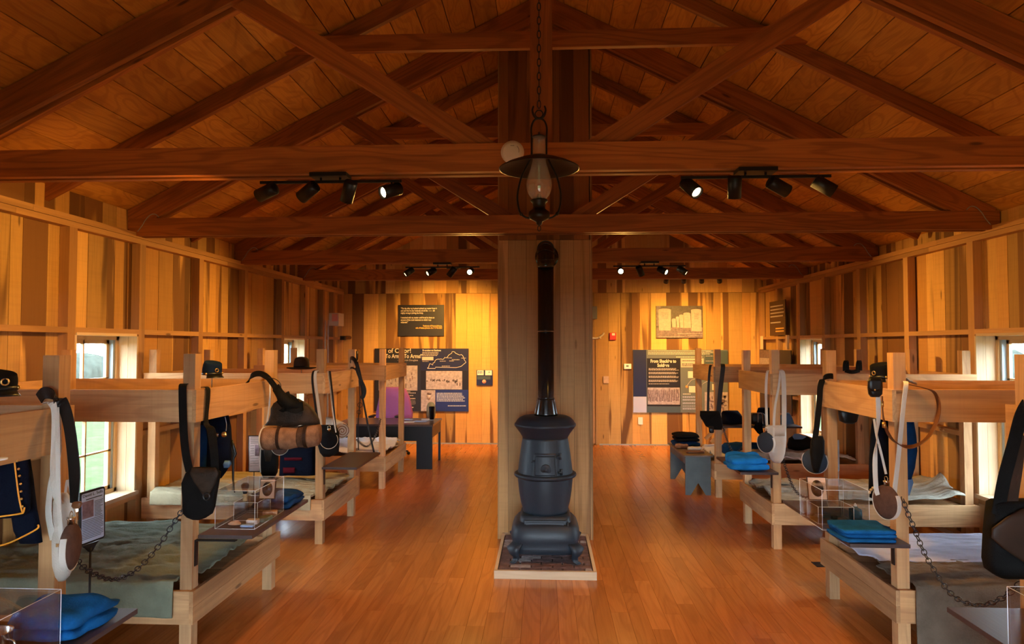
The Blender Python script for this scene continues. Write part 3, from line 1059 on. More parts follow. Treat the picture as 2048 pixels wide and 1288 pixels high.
# square ash base with flaring skirt
rows = []
for (z, w) in ((0.375, 0.160), (0.372, 0.178), (0.345, 0.186), (0.225, 0.192), (0.222, 0.20)):
    rows.append(((SX, SY, z), (w, 0, 0), (0, w * 0.98, 0)))
m = MB()
m.loft(rows, 40, 6)
m.build('ash_box', 'stove_iron', o)
rows = []
for (z, w) in ((0.330, 0.205), (0.300, 0.232), (0.26, 0.246), (0.225, 0.250), (0.20, 0.242), (0.16, 0.236), (0.125, 0.240), (0.12, 0.232)):
    rows.append(((SX, SY, z), (w, 0, 0), (0, w * 0.98, 0)))
m = MB()
m.loft(rows, 40, 5)
m.build('skirt', 'stove_iron', o)
for sx in (-1, 1):
    for sy in (-1, 1):
        P = [Vector((SX + sx * a, SY + sy * a * 0.98, z)) for (a, z) in ((0.190, 0.20), (0.226, 0.165), (0.222, 0.125), (0.206, 0.095), (0.212, 0.074), (0.236, 0.062))]
        m = MB()
        d = Vector((sx, sy, 0)).normalized()
        e = Vector((-d.y, d.x, 0))
        rows = []
        for p, w, t in zip(P, (0.05, 0.058, 0.042, 0.028, 0.026, 0.024), (0.02, 0.034, 0.026, 0.018, 0.014, 0.008)):
            rows.append((p, e * w, d * t))
        m.loft(rows, 14, 2.4)
        m.build('leg', 'stove_iron', o)


def on_drum(ang, z, r, off):
    return Vector((SX + (r + off) * math.sin(ang), SY - (r + off) * math.cos(ang), z))


def body_r(z):
    return 0.205 - (z - 0.645) * 0.135


m = MB()
n1, n2 = 12, 10
for off0, z0, z1, a0 in ((0.006, 0.640, 0.832, 0.50), (0.013, 0.66, 0.815, 0.40)):
    vs, fs = [], []
    for j in range(n2 + 1):
        z = z0 + (z1 - z0) * j / n2
        for i in range(n1 + 1):
            edge = 0 if (i in (0, n1) or j in (0, n2)) else 1
            vs.append(on_drum(-a0 + 2 * a0 * i / n1 - 0.0, z, body_r(z), off0 * edge - 0.002 * (1 - edge)))
    for j in range(n2):
        for i in range(n1):
            q = j * (n1 + 1) + i
            fs.append((q, q + 1, q + n1 + 2, q + n1 + 1))
    m.add(vs, fs, 0, False)
d = m.build('fire_door', 'stove_iron', o)
m = MB()
cc = on_drum(0.02, 0.712, body_r(0.712), 0.012)
m.lathe([(0.001, -0.010), (0.012, -0.010), (0.014, -0.004), (0.030, -0.003), (0.037, 0.0), (0.039, 0.006)], cc, 26, ax='y')
m.build('draft_wheel', 'stove_iron', d)
for z in (0.80, 0.69):
    m = MB()
    p = on_drum(0.60, z, body_r(z), 0.006)
    m.lathe([(0.001, -0.022), (0.010, -0.022), (0.010, 0.022), (0.001, 0.022)], p, 12, ax='z')
    q = on_drum(0.47, z, body_r(z), 0.010)
    m.tube([q, p], 0.007, 8)
    m.build('hinge', 'stove_iron', d)
m = MB()
m.tube([on_drum(-0.52, 0.762, body_r(0.76), 0.006), on_drum(-0.44, 0.775, body_r(0.77), 0.022), on_drum(-0.36, 0.77, body_r(0.77), 0.02)], 0.006, 8)
m.build('latch', 'stove_iron', d)
m = MB()
m.box(SX - 0.150, SX + 0.145, SY - 0.199, SY - 0.178, 0.236, 0.352)
m.box(SX - 0.138, SX + 0.133, SY - 0.204, SY - 0.199, 0.247, 0.341)
d = m.build('ash_door', 'stove_iron', o, bevel=0.003)
for xx in (-0.062, 0.062):
    m = MB()
    m.lathe([(0.001, -0.012), (0.010, -0.012), (0.012, -0.006), (0.028, -0.005), (0.034, 0.0), (0.035, 0.006)], (SX + xx - 0.004, SY - 0.2045, 0.292), 22, ax='y')
    m.build('draft_knob', 'stove_iron', d)
m = MB()
m.lathe([(0.001, -0.05), (0.008, -0.05), (0.008, 0.05), (0.001, 0.05)], (SX + 0.158, SY - 0.196, 0.294), 10)
m.build('hinge', 'stove_iron', d)

o = thing('stove_pipe', 'glossy black stove pipe rising from the stove and elbowing back into the column', 'stove pipe', (0.004, SY, 1.08))
PX0 = 0.006
m = MB()
m.lathe([(0.02, 1.078), (0.088, 1.078), (0.087, 1.092), (0.066, 1.195), (0.064, 1.205), (0.02, 1.207)], (PX0, SY, 0), 32)
m.build('reducer', 'stove_pipe', o)
for (z0, z1) in ((1.203, 1.700), (1.704, 2.185)):
    m = MB()
    m.lathe([(0.02, z0), (0.0625, z0), (0.0625, z0 + 0.006), (0.0605, z0 + 0.010), (0.0605, z1 - 0.002), (0.02, z1)], (PX0, SY, 0), 32)
    m.build('pipe_section', 'stove_pipe', o)
m = MB()
path = [(PX0, SY, 2.18), (PX0, SY, 2.235), (PX0, SY + 0.03, 2.295), (PX0, SY + 0.085, 2.325), (PX0, SY + 0.15, 2.333), (PX0, CY0 - 0.02, 2.333)]
m.tube(smooth_path([Vector(p) for p in path], 3), 0.063, 32)
for k in range(4):
    t = k / 3
    a = H90 * t * 0.9
    m.torus((PX0, SY + 0.10 - 0.10 * math.cos(a), 2.235 + 0.095 * math.sin(a)), 0.064, 0.0028, (1, 0, 0), (0, math.cos(a), -math.sin(a)), 28, 6)
m.build('elbow', 'stove_pipe', o)
m = MB()
m.lathe([(0.05, 0), (0.098, 0), (0.098, 0.006), (0.05, 0.012)], (PX0 + 0.01, CY0 - 0.014, 2.333), 32, ax='y')
m.build('wall_collar', 'stove_pipe', o)

# ------------------------------------------------------------------ hanging oil lantern
LX, LY = -0.025, 3.0
lz = lambda py: PY(1078, py, LY).z
px = LY / FPX
o = thing('hanging_lantern', 'bronze oil lantern with glass chimney and wide tin shade hanging on a chain', 'lantern', (LX, LY, lz(460)))
m = MB()
z0 = lz(222)
nlk = 0
zc = z0 + 0.03
while zc < 4.3:
    ax = Vector((1, 0, 0)) if nlk % 2 == 0 else Vector((0, 1, 0))
    pts = [Vector((LX, LY, zc)) + ax * (0.0075 * math.cos(t)) + Vector((0, 0, 0.019 * math.sin(t))) for t in [2 * math.pi * i / 12 for i in range(12)]]
    m.tube(pts, 0.0022, 6, 0, True)
    zc += 0.0315
    nlk += 1
m.build('chain', 'black_metal', o)
m = MB()
m.torus((LX, LY, lz(228)), 0.017, 0.003, (1, 0, 0), (0, 0, 1), 18, 8)
for sx in (-1, 1):
    P = [Vector((LX + sx * a * px, LY, lz(b))) for a, b in ((1, 238), (6, 236), (11, 229), (13.5, 220), (11, 212))]
    m.tube(smooth_path(P, 4), [0.006 - 0.0052 * abs(i / 16 - 0.45) for i in range(17)], 8)
m.build('crown_hook', 'aged_bronze', o)
m = MB()
P = [Vector((LX + a * px, LY, lz(b))) for a, b in ((-15, 312), (-15, 275), (-15.5, 255), (-10, 241), (0, 237), (10, 241), (15.5, 255), (15, 275), (15, 312))]
m.tube(smooth_path(P, 4), 0.0042, 8)
for sx in (-1, 1):
    P = [Vector((LX + sx * a * px, LY, lz(b))) for a, b in ((15, 312), (24, 330), (36, 355), (43, 385), (43, 405), (38, 425), (26, 435), (14, 436))]
    m.tube(smooth_path(P, 4), 0.0044, 8)
    m.ball((LX + sx * 36 * px, LY, lz(428)), 0.008)
m.build('bail_frame', 'aged_bronze', o)
m = MB()
zt, zr = lz(313), lz(337)
m.lathe([(0.036, zt - 0.001), (0.05, zt - 0.006), (0.10, zt - 0.022), (0.150, zt - 0.042), (0.172, zr - 0.004), (0.178, zr - 0.004), (0.178, zr), (0.172, zr + 0.001),
         (0.150, zt - 0.038), (0.10, zt - 0.018), (0.05, zt - 0.002), (0.036, zt + 0.003), (0.036, zt - 0.001)], (LX, LY, 0), 56, cap=False)
m.build('shade', 'aged_bronze', o)
m = MB()
prof = [(12.5, 400), (16, 396), (22, 388), (25.5, 378), (26, 368), (24, 355), (19, 340), (15, 326), (13.5, 315), (13.2, 295), (13.2, 274)]
pr = [(a * px, lz(b)) for a, b in prof]
m.lathe(pr + [(a - 0.0015, z) for a, z in pr[::-1]], (LX, LY, 0), 36, cap=False)
m.build('chimney', 'lamp_glass', o)
m = MB()
m.lathe([(0.002, lz(264)), (0.004, lz(268)), (0.012, lz(271)), (0.031, lz(273)), (0.031, lz(275)), (0.002, lz(275))], (LX, LY, 0), 28)
m.build('chimney_cap', 'aged_bronze', o)
m = MB()
m.lathe([(0.002, lz(387)), (0.009, lz(390)), (0.012, lz(398)), (0.038, lz(400)), (0.038, lz(403)), (0.030, lz(406)), (0.027, lz(415)), (0.030, lz(419)), (0.045, lz(424)),
         (0.048, lz(432)), (0.044, lz(437)), (0.026, lz(441)), (0.014, lz(444)), (0.012, lz(449)), (0.003, lz(451))], (LX, LY, 0), 36)
m.build('burner_and_font', 'aged_bronze', o)
m = MB()
pts = [Vector((LX + 0.007 * math.cos(t), LY, lz(457) + 0.012 * math.sin(t))) for t in [2 * math.pi * i / 14 for i in range(14)]]
m.tube(pts, 0.002, 6, 0, True)
m.build('pull_ring', 'aged_bronze', o)

# smoke detector on the first tie beam
p = PY(1025, 305, 3.43)
m = MB()
m.lathe([(0.001, -0.026), (0.035, -0.026), (0.047, -0.022), (0.053, -0.014), (0.054, -0.006), (0.059, -0.006), (0.059, 0.0)], (p.x, 3.4295, p.z), 40, ax='y')
o = one(m, 'smoke_detector', 'white_plastic', 'round white smoke detector on the nearest tie beam behind the lantern', 'smoke detector', (p.x, 3.43, p.z))
m = MB()
m.tube([Vector((p.x + 0.034 * math.cos(t), 3.402, p.z + 0.034 * math.sin(t))) for t in [0.0 + 0.06 * i for i in range(-4, 14)]], 0.0012, 6)
m.build('vent_slot', 'grey_plastic', o)
m = MB()
m.tube([(p.x - 0.010, 3.4035, p.z + 0.028), (p.x + 0.01, 3.4035, p.z + 0.028)], 0.0012, 6)
m.build('mark', 'grey_plastic', o)

# ------------------------------------------------------------------ makers for the display items
def kepi(C, r, d, mat, label, badge=True, h=0.075):
    C, d = Vector(C), Vector(d).normalized()
    e = Vector((-d.y, d.x, 0))
    o = thing('forage_cap', label, 'cap', C)
    m = MB()
    rows = [(C, d * (r - 0.002), e * (r - 0.002)), (C + Vector((0, 0, 0.012)), d * r, e * r), (C + Vector((0, 0, h * 0.45)), d * r * 1.02, e * r * 1.02)]
    for k, (sc, up, fw) in enumerate(((0.97, 0.75, 0.10), (0.90, 0.96, 0.22), (0.84, 1.0, 0.26), (0.76, 0.97, 0.28), (0.3, 0.93, 0.28))):
        rows.append((C + Vector((0, 0, h * up)) + d * r * fw, d * r * sc + Vector((0, 0, -r * 0.22 * up)), e * r * sc))
    m.loft(rows, 28, 2, wr=0.002, ws=30)
    m.build('crown', mat, o)
    m = MB()
    m.lathe([(r * 0.99, 0.002), (r * 1.035, 0.002), (r * 1.035, 0.016), (r * 0.99, 0.016), (r * 0.99, 0.002)], C, 30, cap=False)
    m.build('chin_strap', 'leather_black', o)
    m = MB()
    vs, fs = [], []
    for j in range(4):
        for i in range(13):
            a = -1.0 + 2.0 * i / 12
            ext = r * (1.0 + 0.52 * (j / 3) * math.cos(a * 1.25))
            vs.append(C + (d * math.cos(a) + e * math.sin(a)) * ext + Vector((0, 0, 0.006 - 0.006 * j - 0.010 * (1 - math.cos(a)))))
    for j in range(3):
        for i in range(12):
            q = j * 13 + i
            fs.append((q, q + 1, q + 14, q + 13))
    m.add(vs, fs, 0, True)
    m.build('visor', 'leather_black', o, solid=0.003)
    for s in (-1, 1):
        m = MB()
        m.ball(C + (d * math.cos(s * 1.05) + e * math.sin(s * 1.05)) * r * 1.05 + Vector((0, 0, 0.010)), 0.006)
        m.build('side_button', 'brass', o)
    if badge:
        m = MB()
        q = C + d * r * 1.07 + Vector((0, 0, 0.030))
        m.torus(q, 0.010, 0.003, e, (0, 0, 1), 16, 6)
        m.build('badge', 'brass', o)
    return o


def hat_stand(C, z1, label, z0=1.2435):
    m = MB()
    m.lathe([(0.001, z0), (0.032, z0), (0.032, z0 + 0.005), (0.003, z0 + 0.006), (0.003, z1), (0.001, z1)], (C[0], C[1], 0), 20)
    return one(m, 'hat_stand', 'acrylic_edge', label, 'hat stand', (C[0], C[1], z0))


def canteen(C, r, nrm, mat, label, spout=True, strap=None, w=0.05, group=None):
    C, n = Vector(C), Vector(nrm).normalized()
    a = n.cross(Vector((0, 0, 1))).normalized()
    b = a.cross(n)
    o = thing('canteen', label, 'canteen', C)
    m = MB()
    rows = []
    for k in range(-6, 7):
        t = k / 6
        rr = r * math.sqrt(max(0.0, 1 - abs(t) ** 2.6)) if abs(t) < 1 else 0.0
        rr = max(rr, r * 0.02)
        rows.append((C + n * (w / 2 * t), a * rr, b * rr))
    m.loft(rows, 32, 2)
    m.build('body', mat, o)
    m = MB()
    q = [(C + a * (r * 1.015) * math.cos(t) + b * (r * 1.015) * math.sin(t)) for t in [-math.pi * 1.18 + math.pi * 1.36 * i / 30 for i in range(31)]]
    m.ribbon(q, n, w * 0.42, 0.004, sub=1)
    m.build('sling_band', 'strap_white', o)
    if spout:
        m = MB()
        rows = [(C + b * (r * 0.97), a * 0.012, n * 0.012), (C + b * (r + 0.012), a * 0.011, n * 0.011), (C + b * (r + 0.014), a * 0.014, n * 0.014),
                (C + b * (r + 0.022), a * 0.014, n * 0.014), (C + b * (r + 0.023), a * 0.009, n * 0.009)]
        m.loft(rows, 14, 2)
        s = m.build('spout', 'bright_steel', o)
        m = MB()
        m.torus(C + b * (r + 0.032), 0.011, 0.0015, a, b, 14, 5)
        m.build('ring', 'bright_steel', s)
    return o


def folded(label, x0, x1, y0, y1, z, layers, th, mat, seed=0, name='folded_shirt', cat='shirt', lump=0.012, group=None, taper=0.0, pw=3.4):
    """cloth folded into soft rounded layers"""
    m = MB()
    for l in range(layers):
        rr = random.Random(seed * 17 + l)
        ox, oy = rr.uniform(-0.006, 0.006), rr.uniform(-0.006, 0.006)
        sc = 1 - taper * l
        cx, cy = (x0 + x1) / 2 + ox, (y0 + y1) / 2 + oy
        hx, hy = (x1 - x0) / 2 * sc - rr.uniform(0, 0.006), (y1 - y0) / 2 * sc
        rows = []
        n = 14
        for k in range(n + 1):
            t = -1 + 2 * k / n
            f = (1 - abs(t) ** 5) ** 0.5 if abs(t) < 1 else 0.02
            f = max(f, 0.42)
            bump_ = lump * (0.6 + noise.noise(Vector((t * 2.1, l * 0.7, seed * 5.5)))) * (l + 1) / layers
            rows.append(((cx + 0.01 * noise.noise(Vector((t * 1.7, seed, l))), cy + hy * t, z + th * (l + 0.5) + bump_ * 0.5),
                         (hx * (1 - 0.10 * abs(t) ** 9), 0, 0), (0, 0, (th * 0.52 + bump_ * 0.5) * f)))
        m.loft(rows, 34, pw, 0, True, True, 0.010 if pw < 5 else 0.004, 13, seed + l)
    return one(m, name, mat, label, cat, ((x0 + x1) / 2, (y0 + y1) / 2, z), group)


def case(x0, x1, y0, y1, z0, z1, label, name='acrylic_case', top=True, cat='display case'):
    t = 0.004
    o = thing(name, label, cat, ((x0 + x1) / 2, (y0 + y1) / 2, z0))
    for q in ((x0, x0 + t, y0, y1, z0, z1), (x1 - t, x1, y0, y1, z0, z1), (x0 + t, x1 - t, y0, y0 + t, z0, z1),
              (x0 + t, x1 - t, y1 - t, y1, z0, z1), (x0 + t, x1 - t, y0 + t, y1 - t, z1 - t, z1)):
        m = MB()
        m.box(*q)
        m.build('clear_panel', 'acrylic', o)
    m = MB()
    for a in (x0, x1):
        for b in (y0, y1):
            m.tube([(a, b, z0), (a, b, z1)], 0.0011, 6)
    for z in (z0 + 0.001, z1):
        for b in (y0, y1):
            m.tube([(x0, b, z), (x1, b, z)], 0.0009, 6)
        for a in (x0, x1):
            m.tube([(a, y0, z), (a, y1, z)], 0.0009, 6)
    m.build('edge_glow', 'acrylic_edge', o)  # bright edge lines paint in the glow of clear acrylic
    return o


def chain(pts, label, R=0.016, r=0.0024, name='barrier_chain'):
    P = smooth_path([Vector(p) for p in pts], 10)
    acc, out = 0.0, [P[0]]
    step = R * 1.75
    for a, b in zip(P, P[1:]):
        d = (b - a).length
        while acc + d >= step:
            a = a.lerp(b, (step - acc) / d)
            out.append(a)
            d = (b - a).length
            acc = 0.0
        acc += d
    m = MB()
    for i, p in enumerate(out):
        t = (out[min(i + 1, len(out) - 1)] - out[max(i - 1, 0)]).normalized()
        e = t.cross(Vector((0, 0, 1)))
        e = e.normalized() if e.length > 0.1 else Vector((1, 0, 0))
        f = t.cross(e)
        q = (e * 0.75 + f * 0.66) if i % 2 else (e * 0.75 - f * 0.66)
        m.tube([p + t * R * 1.15 * math.cos(u) + q * R * 0.72 * math.sin(u) for u in [2 * math.pi * k / 12 for k in range(12)]], r, 6, 0, True)
    return one(m, name, 'dark_steel', label, 'chain', pts[0])


def strap_px(pts, wdir, w, mats='leather_black', t=0.004, sub=5, mb=None):
    m = mb or MB()
    m.ribbon([PY(*p) for p in pts], wdir, w, t, sub=sub)
    return m


XD, YD, ZD = Vector((1, 0, 0)), Vector((0, 1, 0)), Vector((0, 0, 1))
ST = 0.6225                                   # shelf top

# ------------------------------------------------------------------ left side, nearest bunk
c = PY(-6, 782, 2.05)
kepi(c, 0.052, (0.85, -0.5, 0), 'hat_black', 'black forage cap at the left edge, on top of the nearest left bunk', h=0.056)
hat_stand(c, c.z + 0.02, 'clear stand under the black cap at the left edge')

o = thing('leather_sling', 'wide shiny black leather sling hanging from the nearest left bunk post, before the window', 'leather sling', PY(150, 1000, 2.36))
m = strap_px([(78, 797, 2.415), (88, 786, 2.40), (108, 790, 2.385), (127, 812, 2.375), (138, 850, 2.37), (145, 900, 2.37), (149, 950, 2.37), (149, 1006, 2.37)],
             [XD * .4 + ZD * -.9, XD * .3 + ZD * -.9, XD * .6 - ZD * .7, XD * .9 - ZD * .35, XD, XD, XD, XD * .95 - YD * .3], 0.044, t=0.005)
m.build('strap', 'leather_black', o)
m = sil([(1003, 148, 162, 0.6), (1006, 145, 164, 1), (1012, 143, 163, 1), (1017, 146, 158, 0.6)], 2.36, 0.008, 16, 2.4)
m.build('leather_tip', 'leather_brown', o)

# canvas haversack and its brown canteen
o = thing('canvas_haversack', 'white canvas haversack hanging behind a brown canteen on the nearest left bunk', 'haversack', PY(125, 1160, 2.40))
m = sil([(985, 112, 134, 0.3), (1005, 108, 146, 0.7), (1040, 106, 152, 1), (1090, 105, 154, 1.1), (1130, 108, 148, 1), (1152, 113, 138, 0.8), (1162, 117, 130, 0.4)],
        2.405, 0.022, 22, 2.6, wr=0.004, ws=18, seed=4)
m.build('bag', 'canvas_white', o)
m = strap_px([(92, 806, 2.41), (104, 806, 2.37), (110, 830, 2.36), (111, 880, 2.36), (108, 930, 2.36), (112, 990, 2.37), (122, 1010, 2.37)],
             [YD, XD, XD, XD * .7 + YD * .6, XD * .5 + YD, XD, XD], 0.026, 0.003)
m.ribbon([PY(*p) for p in ((116, 815, 2.385), (117, 880, 2.385), (112, 930, 2.385), (100, 985, 2.38), (97, 1030, 2.38), (106, 1080, 2.39))],
         [XD, XD, XD * .4 + YD, XD, XD, XD], 0.024, 0.003, sub=5)
m.ribbon([PY(*p) for p in ((131, 985, 2.40), (136, 960, 2.41), (146, 1010, 2.40), (151, 1060, 2.40))], [XD, XD, XD, XD], 0.010, 0.003, sub=5)
m.build('sling', 'strap_white', o)
c = PY(141, 1093, 2.345)
co = canteen(c, 0.080, (1.0, 0.33, 0), 'canteen_brown', 'brown cloth covered canteen on a white sling, nearest left bunk post')
m = strap_px([(114, 815, 2.365), (116, 900, 2.345), (117, 980, 2.335), (121, 1060, 2.33), (128, 1110, 2.325), (139, 1136, 2.33)], [XD] * 6, 0.017, 0.004)
m.build('sling', 'strap_white', co)
m = MB()
q = PY(119, 1090, 2.325)
m.box(q.x - 0.010, q.x + 0.010, q.y - 0.005, q.y - 0.002, q.z - 0.006, q.z + 0.006)
m.build('buckle', 'bright_steel', co)

# navy jacket with yellow braid
o = thing('uniform_jacket', 'navy uniform jacket with yellow braid and brass buttons under the nearest left bunk', 'jacket', PY(30, 1030, 2.2))
m = sil([(905, -40, 50, 0.7), (940, -42, 54, 1), (985, -44, 58, 1), (1020, -46, 58, 1), (1034, -46, 46, 0.9)], 2.26, 0.035, 22, 2.8, wr=0.004, seed=2)
m.build('front_panel', 'wool_navy', o)
m = sil([(905, 30, 54, 0.7), (960, 28, 62, 1), (1020, 24, 70, 1), (1060, 32, 78, 1), (1085, 42, 82, 0.7)], 2.33, 0.026, 20, 2.6, wr=0.004, seed=3)
sl = m.build('sleeve', 'wool_navy', o)
m = MB()
m.tube(smooth_path([PY(*p) for p in ((28, 915, 2.222), (32, 950, 2.218), (37, 990, 2.218), (42, 1015, 2.22), (46, 1026, 2.222), (49, 1015, 2.222))], 4), 0.0026, 6)
m.tube(smooth_path([PY(*p) for p in ((46, 1026, 2.222), (30, 1029, 2.222), (-10, 1034, 2.222), (-44, 1036, 2.226))], 4), 0.0032, 6)
m.build('braid', 'braid_yellow', o)
m = MB()
m.tube(smooth_path([PY(*p) for p in ((76, 1050, 2.31), (76, 1056, 2.305), (60, 1066, 2.302), (40, 1076, 2.302), (18, 1086, 2.305), (-10, 1094, 2.31))], 4), 0.0032, 6)
m.build('braid', 'braid_yellow', sl)
for (bx, by) in ((34, 922), (37, 938), (39, 952), (41, 968), (42, 983), (42.5, 998), (44, 1013)):
    m = MB()
    m.ball(PY(bx, by, 2.222), 0.0042)
    m.build('button', 'brass', o)

# information placard on a rod
o = thing('info_placard', 'blue information placard with printed text and small photograph, on a thin black rod', 'placard', PZ(181, 1390, 0.0))
A, B, C_, D_ = PY(158, 986, 3.07), PY(209, 971, 3.19), PY(209, 1075, 3.19), PY(158, 1094, 3.07)
ux, uz = (B - A).normalized(), ((D_ - A) + (C_ - B)).normalized()
nn = ux.cross(uz).normalized()
if nn.y > 0:
    nn = -nn
m = MB()
W_, H_ = (B - A).length / 2, (D_ - A).length / 2
cc = (A + B + C_ + D_) / 4
m.loft([(cc + nn * k, ux * (W_ - e), uz * (H_ - e)) for k, e in ((-0.006, 0.002), (-0.004, 0), (0.004, 0), (0.006, 0.002))], 40, 14, smooth=False)
m.build('frame', 'black_metal', o)
m = MB()
m.loft([(cc + nn * k, ux * (W_ - 0.008), uz * (H_ - 0.010)) for k in (0.004, 0.0068)], 40, 30, smooth=False)
sh = m.build('sheet', 'paper_blue', o)


def on_sheet(u, v, k=0.0074):
    return cc + ux * (W_ * u) + uz * (H_ * v) + nn * k


def bar_on(mb_, u0, u1, v, h, k=0.0076):
    mb_.board(on_sheet(u0, v, k), on_sheet(u1, v, k), uz * h / 2, nn * 0.0004)


m = MB()
bar_on(m, -0.84, 0.03, -0.30, 0.078)
m.build('photograph', 'photo_mid', sh)
m = MB()
bar_on(m, -0.55, 0.72, -0.68, 0.004)
for k in range(11):
    bar_on(m, 0.12, 0.55 + 0.25 * RND.random(), -0.53 + 0.056 * k, 0.0022)
for k in range(12):
    bar_on(m, -0.84, 0.80 - 0.2 * RND.random() * (k % 4 == 3), 0.10 + 0.062 * k, 0.0022)
m.build('printed_lines', 'ink', sh)
rot = Matrix((ux, -uz, ux.cross(-uz))).transposed().to_euler()
text('David L. Sells', on_sheet(0.0, -0.78), 0.019, 'ink', sh, rot, 'CENTER')
m = MB()
q = PY(181, 1092, 3.13)
m.tube([(q.x, q.y, 0.004), (q.x, q.y, q.z + 0.01)], 0.005, 10)
m.build('rod', 'black_metal', o)
m = MB()
m.loft([(q + Vector((0, 0, -0.025)), XD * 0.008, YD * 0.008), (q, ux * 0.03, nn * 0.006), (q + Vector((0, 0, 0.012)), ux * 0.045, nn * 0.006)], 14, 3)
m.build('clamp', 'black_metal', o)
m = MB()
m.lathe([(0.001, 0.0), (0.09, 0.0), (0.09, 0.006), (0.008, 0.010), (0.001, 0.010)], (q.x, q.y, 0), 28)
m.build('base', 'black_metal', o)

# shelf of the nearest left bunk
folded('bright blue folded shirt on the nearest left shelf, beside the clear case', -1.778, -1.530, 2.17, 2.435, ST, 2, 0.036, 'shirt_blue', 3, lump=0.045)
case(-1.770, -1.555, 1.75, 2.15, ST, 0.815, 'clear acrylic case at the lower left corner of the view')
m = MB()
m.lathe([(0.001, 0.005), (0.047, 0.0), (0.049, 0.004), (0.049, 0.085), (0.052, 0.088), (0.050, 0.090), (0.046, 0.086), (0.046, 0.010), (0.001, 0.010)], (-1.71, 2.07, ST), 32)
o = one(m, 'tin_cup', 'bright_steel', 'tin cup inside the clear case at the lower left corner', 'cup', (-1.71, 2.07, ST))
m = MB()
m.tube(smooth_path([Vector((-1.71 + a, 2.07 - 0.01, ST + z)) for a, z in ((0.048, 0.07), (0.072, 0.066), (0.075, 0.04), (0.05, 0.022))], 4), 0.003, 8)
m.build('handle', 'bright_steel', o)
m = MB()
m.loft([((-1.63, 1.95, ST + z), (0.055, 0.03, 0), (-0.010, 0.018, 0)) for z in (0.0, 0.012, 0.05, 0.056)], 18, 3, wr=0.003)
one(m, 'cloth_bundle', 'canvas_tar', 'olive brown cloth bundle inside the clear case at the lower left', 'bundle', (-1.63, 1.95, ST))

chain([(150, 1113, 2.56)] and [PY(*p) for p in ((148, 1112, 2.50), (165, 1133, 2.58), (200, 1153, 2.72), (235, 1158, 2.86), (275, 1138, 3.02), (315, 1095, 3.18), (345, 1050, 3.30), (366, 1018, 3.405))],
      'dark link chain strung across the gap between the two nearest left bunks')

# ------------------------------------------------------------------ second left bunk
c = PY(424, 750, 4.10)
kepi(c, 0.056, (0.8, -0.6, 0), 'hat_navy', 'dark blue forage cap on a thin stand above the second left bunk', h=0.078)
hat_stand(c, c.z + 0.02, 'thin clear stand under the dark blue cap')

o = thing('haversack', 'black haversack with brown flap hanging from the post before the olive blanket', 'haversack', PY(400, 1038, 3.33))
m = sil([(934, 382, 428, 0.4), (945, 370, 440, 0.8), (965, 366, 437, 1), (990, 365, 433, 1.1), (1012, 366, 431, 1), (1026, 369, 424, 0.9), (1034, 376, 412, 0.8), (1039, 386, 402, 0.5)],
        3.335, 0.026, 28, 3.4, wr=0.009, ws=15, seed=8)
b_ = m.build('bag', 'canvas_black', o)
m = sil([(936, 384, 432, 0.5), (948, 380, 437, 1), (965, 388, 433, 1), (980, 399, 426, 0.9), (994, 408, 417, 0.5)], 3.305, 0.010, 20, 2.2, wr=0.004, ws=20, seed=9)
m.build('flap', 'canvas_tar', o)
m = MB()
m.torus(PY(413, 993, 3.292), 0.016, 0.005, XD, ZD, 14, 8)
m.build('buckle_strap', 'leather_black', o)
m = strap_px([(372, 768, 3.45), (366, 770, 3.388), (365, 790, 3.376), (367, 860, 3.365), (372, 910, 3.35), (379, 942, 3.34)], [XD] * 6, 0.042, 0.004)
m.build('sling', 'canvas_black', o)
m = MB()
m.ribbon([Vector((-1.80, 3.50, 1.378)), Vector((-1.764, 3.50, 1.376)), Vector((-1.757, 3.495, 1.33)), Vector((-1.757, 3.48, 1.20)), PY(422, 860, 3.42), PY(428, 905, 3.36), PY(430, 942, 3.335)],
         [YD, YD, YD, YD, YD * .4 + XD * .7, XD, XD], 0.042, 0.004, sub=5)
m.build('sling', 'canvas_black', o)

o = thing('uniform_coat', 'dark navy coat with a brass disc hanging inside the second left bunk', 'coat', PY(430, 955, 3.85))
m = sil([(832, 405, 455, 0.8), (855, 401, 460, 1), (890, 399, 463, 1.1), (920, 400, 466, 1), (945, 404, 452, 0.9), (958, 412, 442, 0.6)], 3.87, 0.045, 26, 2.6, wr=0.008, ws=12, seed=5)
m.build('body', 'wool_navy', o)
m = sil([(850, 399, 412, 0.8), (880, 396, 414, 1), (930, 397, 412, 1), (950, 399, 410, 0.6)], 3.82, 0.02, 16, 2.4, wr=0.006, seed=6)
m.build('sleeve', 'wool_blue', o)
m = MB()
m.lathe([(0.001, -0.004), (0.014, -0.003), (0.0165, 0.0), (0.001, 0.002)], PY(448, 869, 3.81), 22, ax='y')
m.build('brass_disc', 'brass', o)
m = sil([(866, 431, 437, 1), (874, 431, 437, 1)], 3.815, 0.003, 12, 3)
m.build('steel_plate', 'bright_steel', o)
m = MB()
m.tube(smooth_path([PY(*p) for p in ((450, 833, 3.815), (453, 848, 3.81), (452, 862, 3.81))], 4), 0.002, 6)
m.build('cord', 'strap_grey', o)
m = sil([(921, 450, 461, 0.7), (928, 447, 463, 1), (935, 448, 458, 0.7)], 3.79, 0.015, 14, 3)
one(m, 'folded_cloth', 'trouser_sky', 'small sky blue cloth showing under the navy coat', 'cloth', PY(455, 935, 3.79))
o = thing('bayonet_scabbard', 'black bayonet scabbard hanging beside the navy coat', 'scabbard', PY(467, 985, 3.78))
m = sil([(880, 461, 466, 0.5), (893, 462, 470, 1), (908, 463, 474, 1), (918, 463, 469, 0.8), (960, 464.5, 468, 0.7), (984, 468, 470, 0.4)], 3.78, 0.008, 14, 2.6)
m.build('sheath', 'leather_black', o)
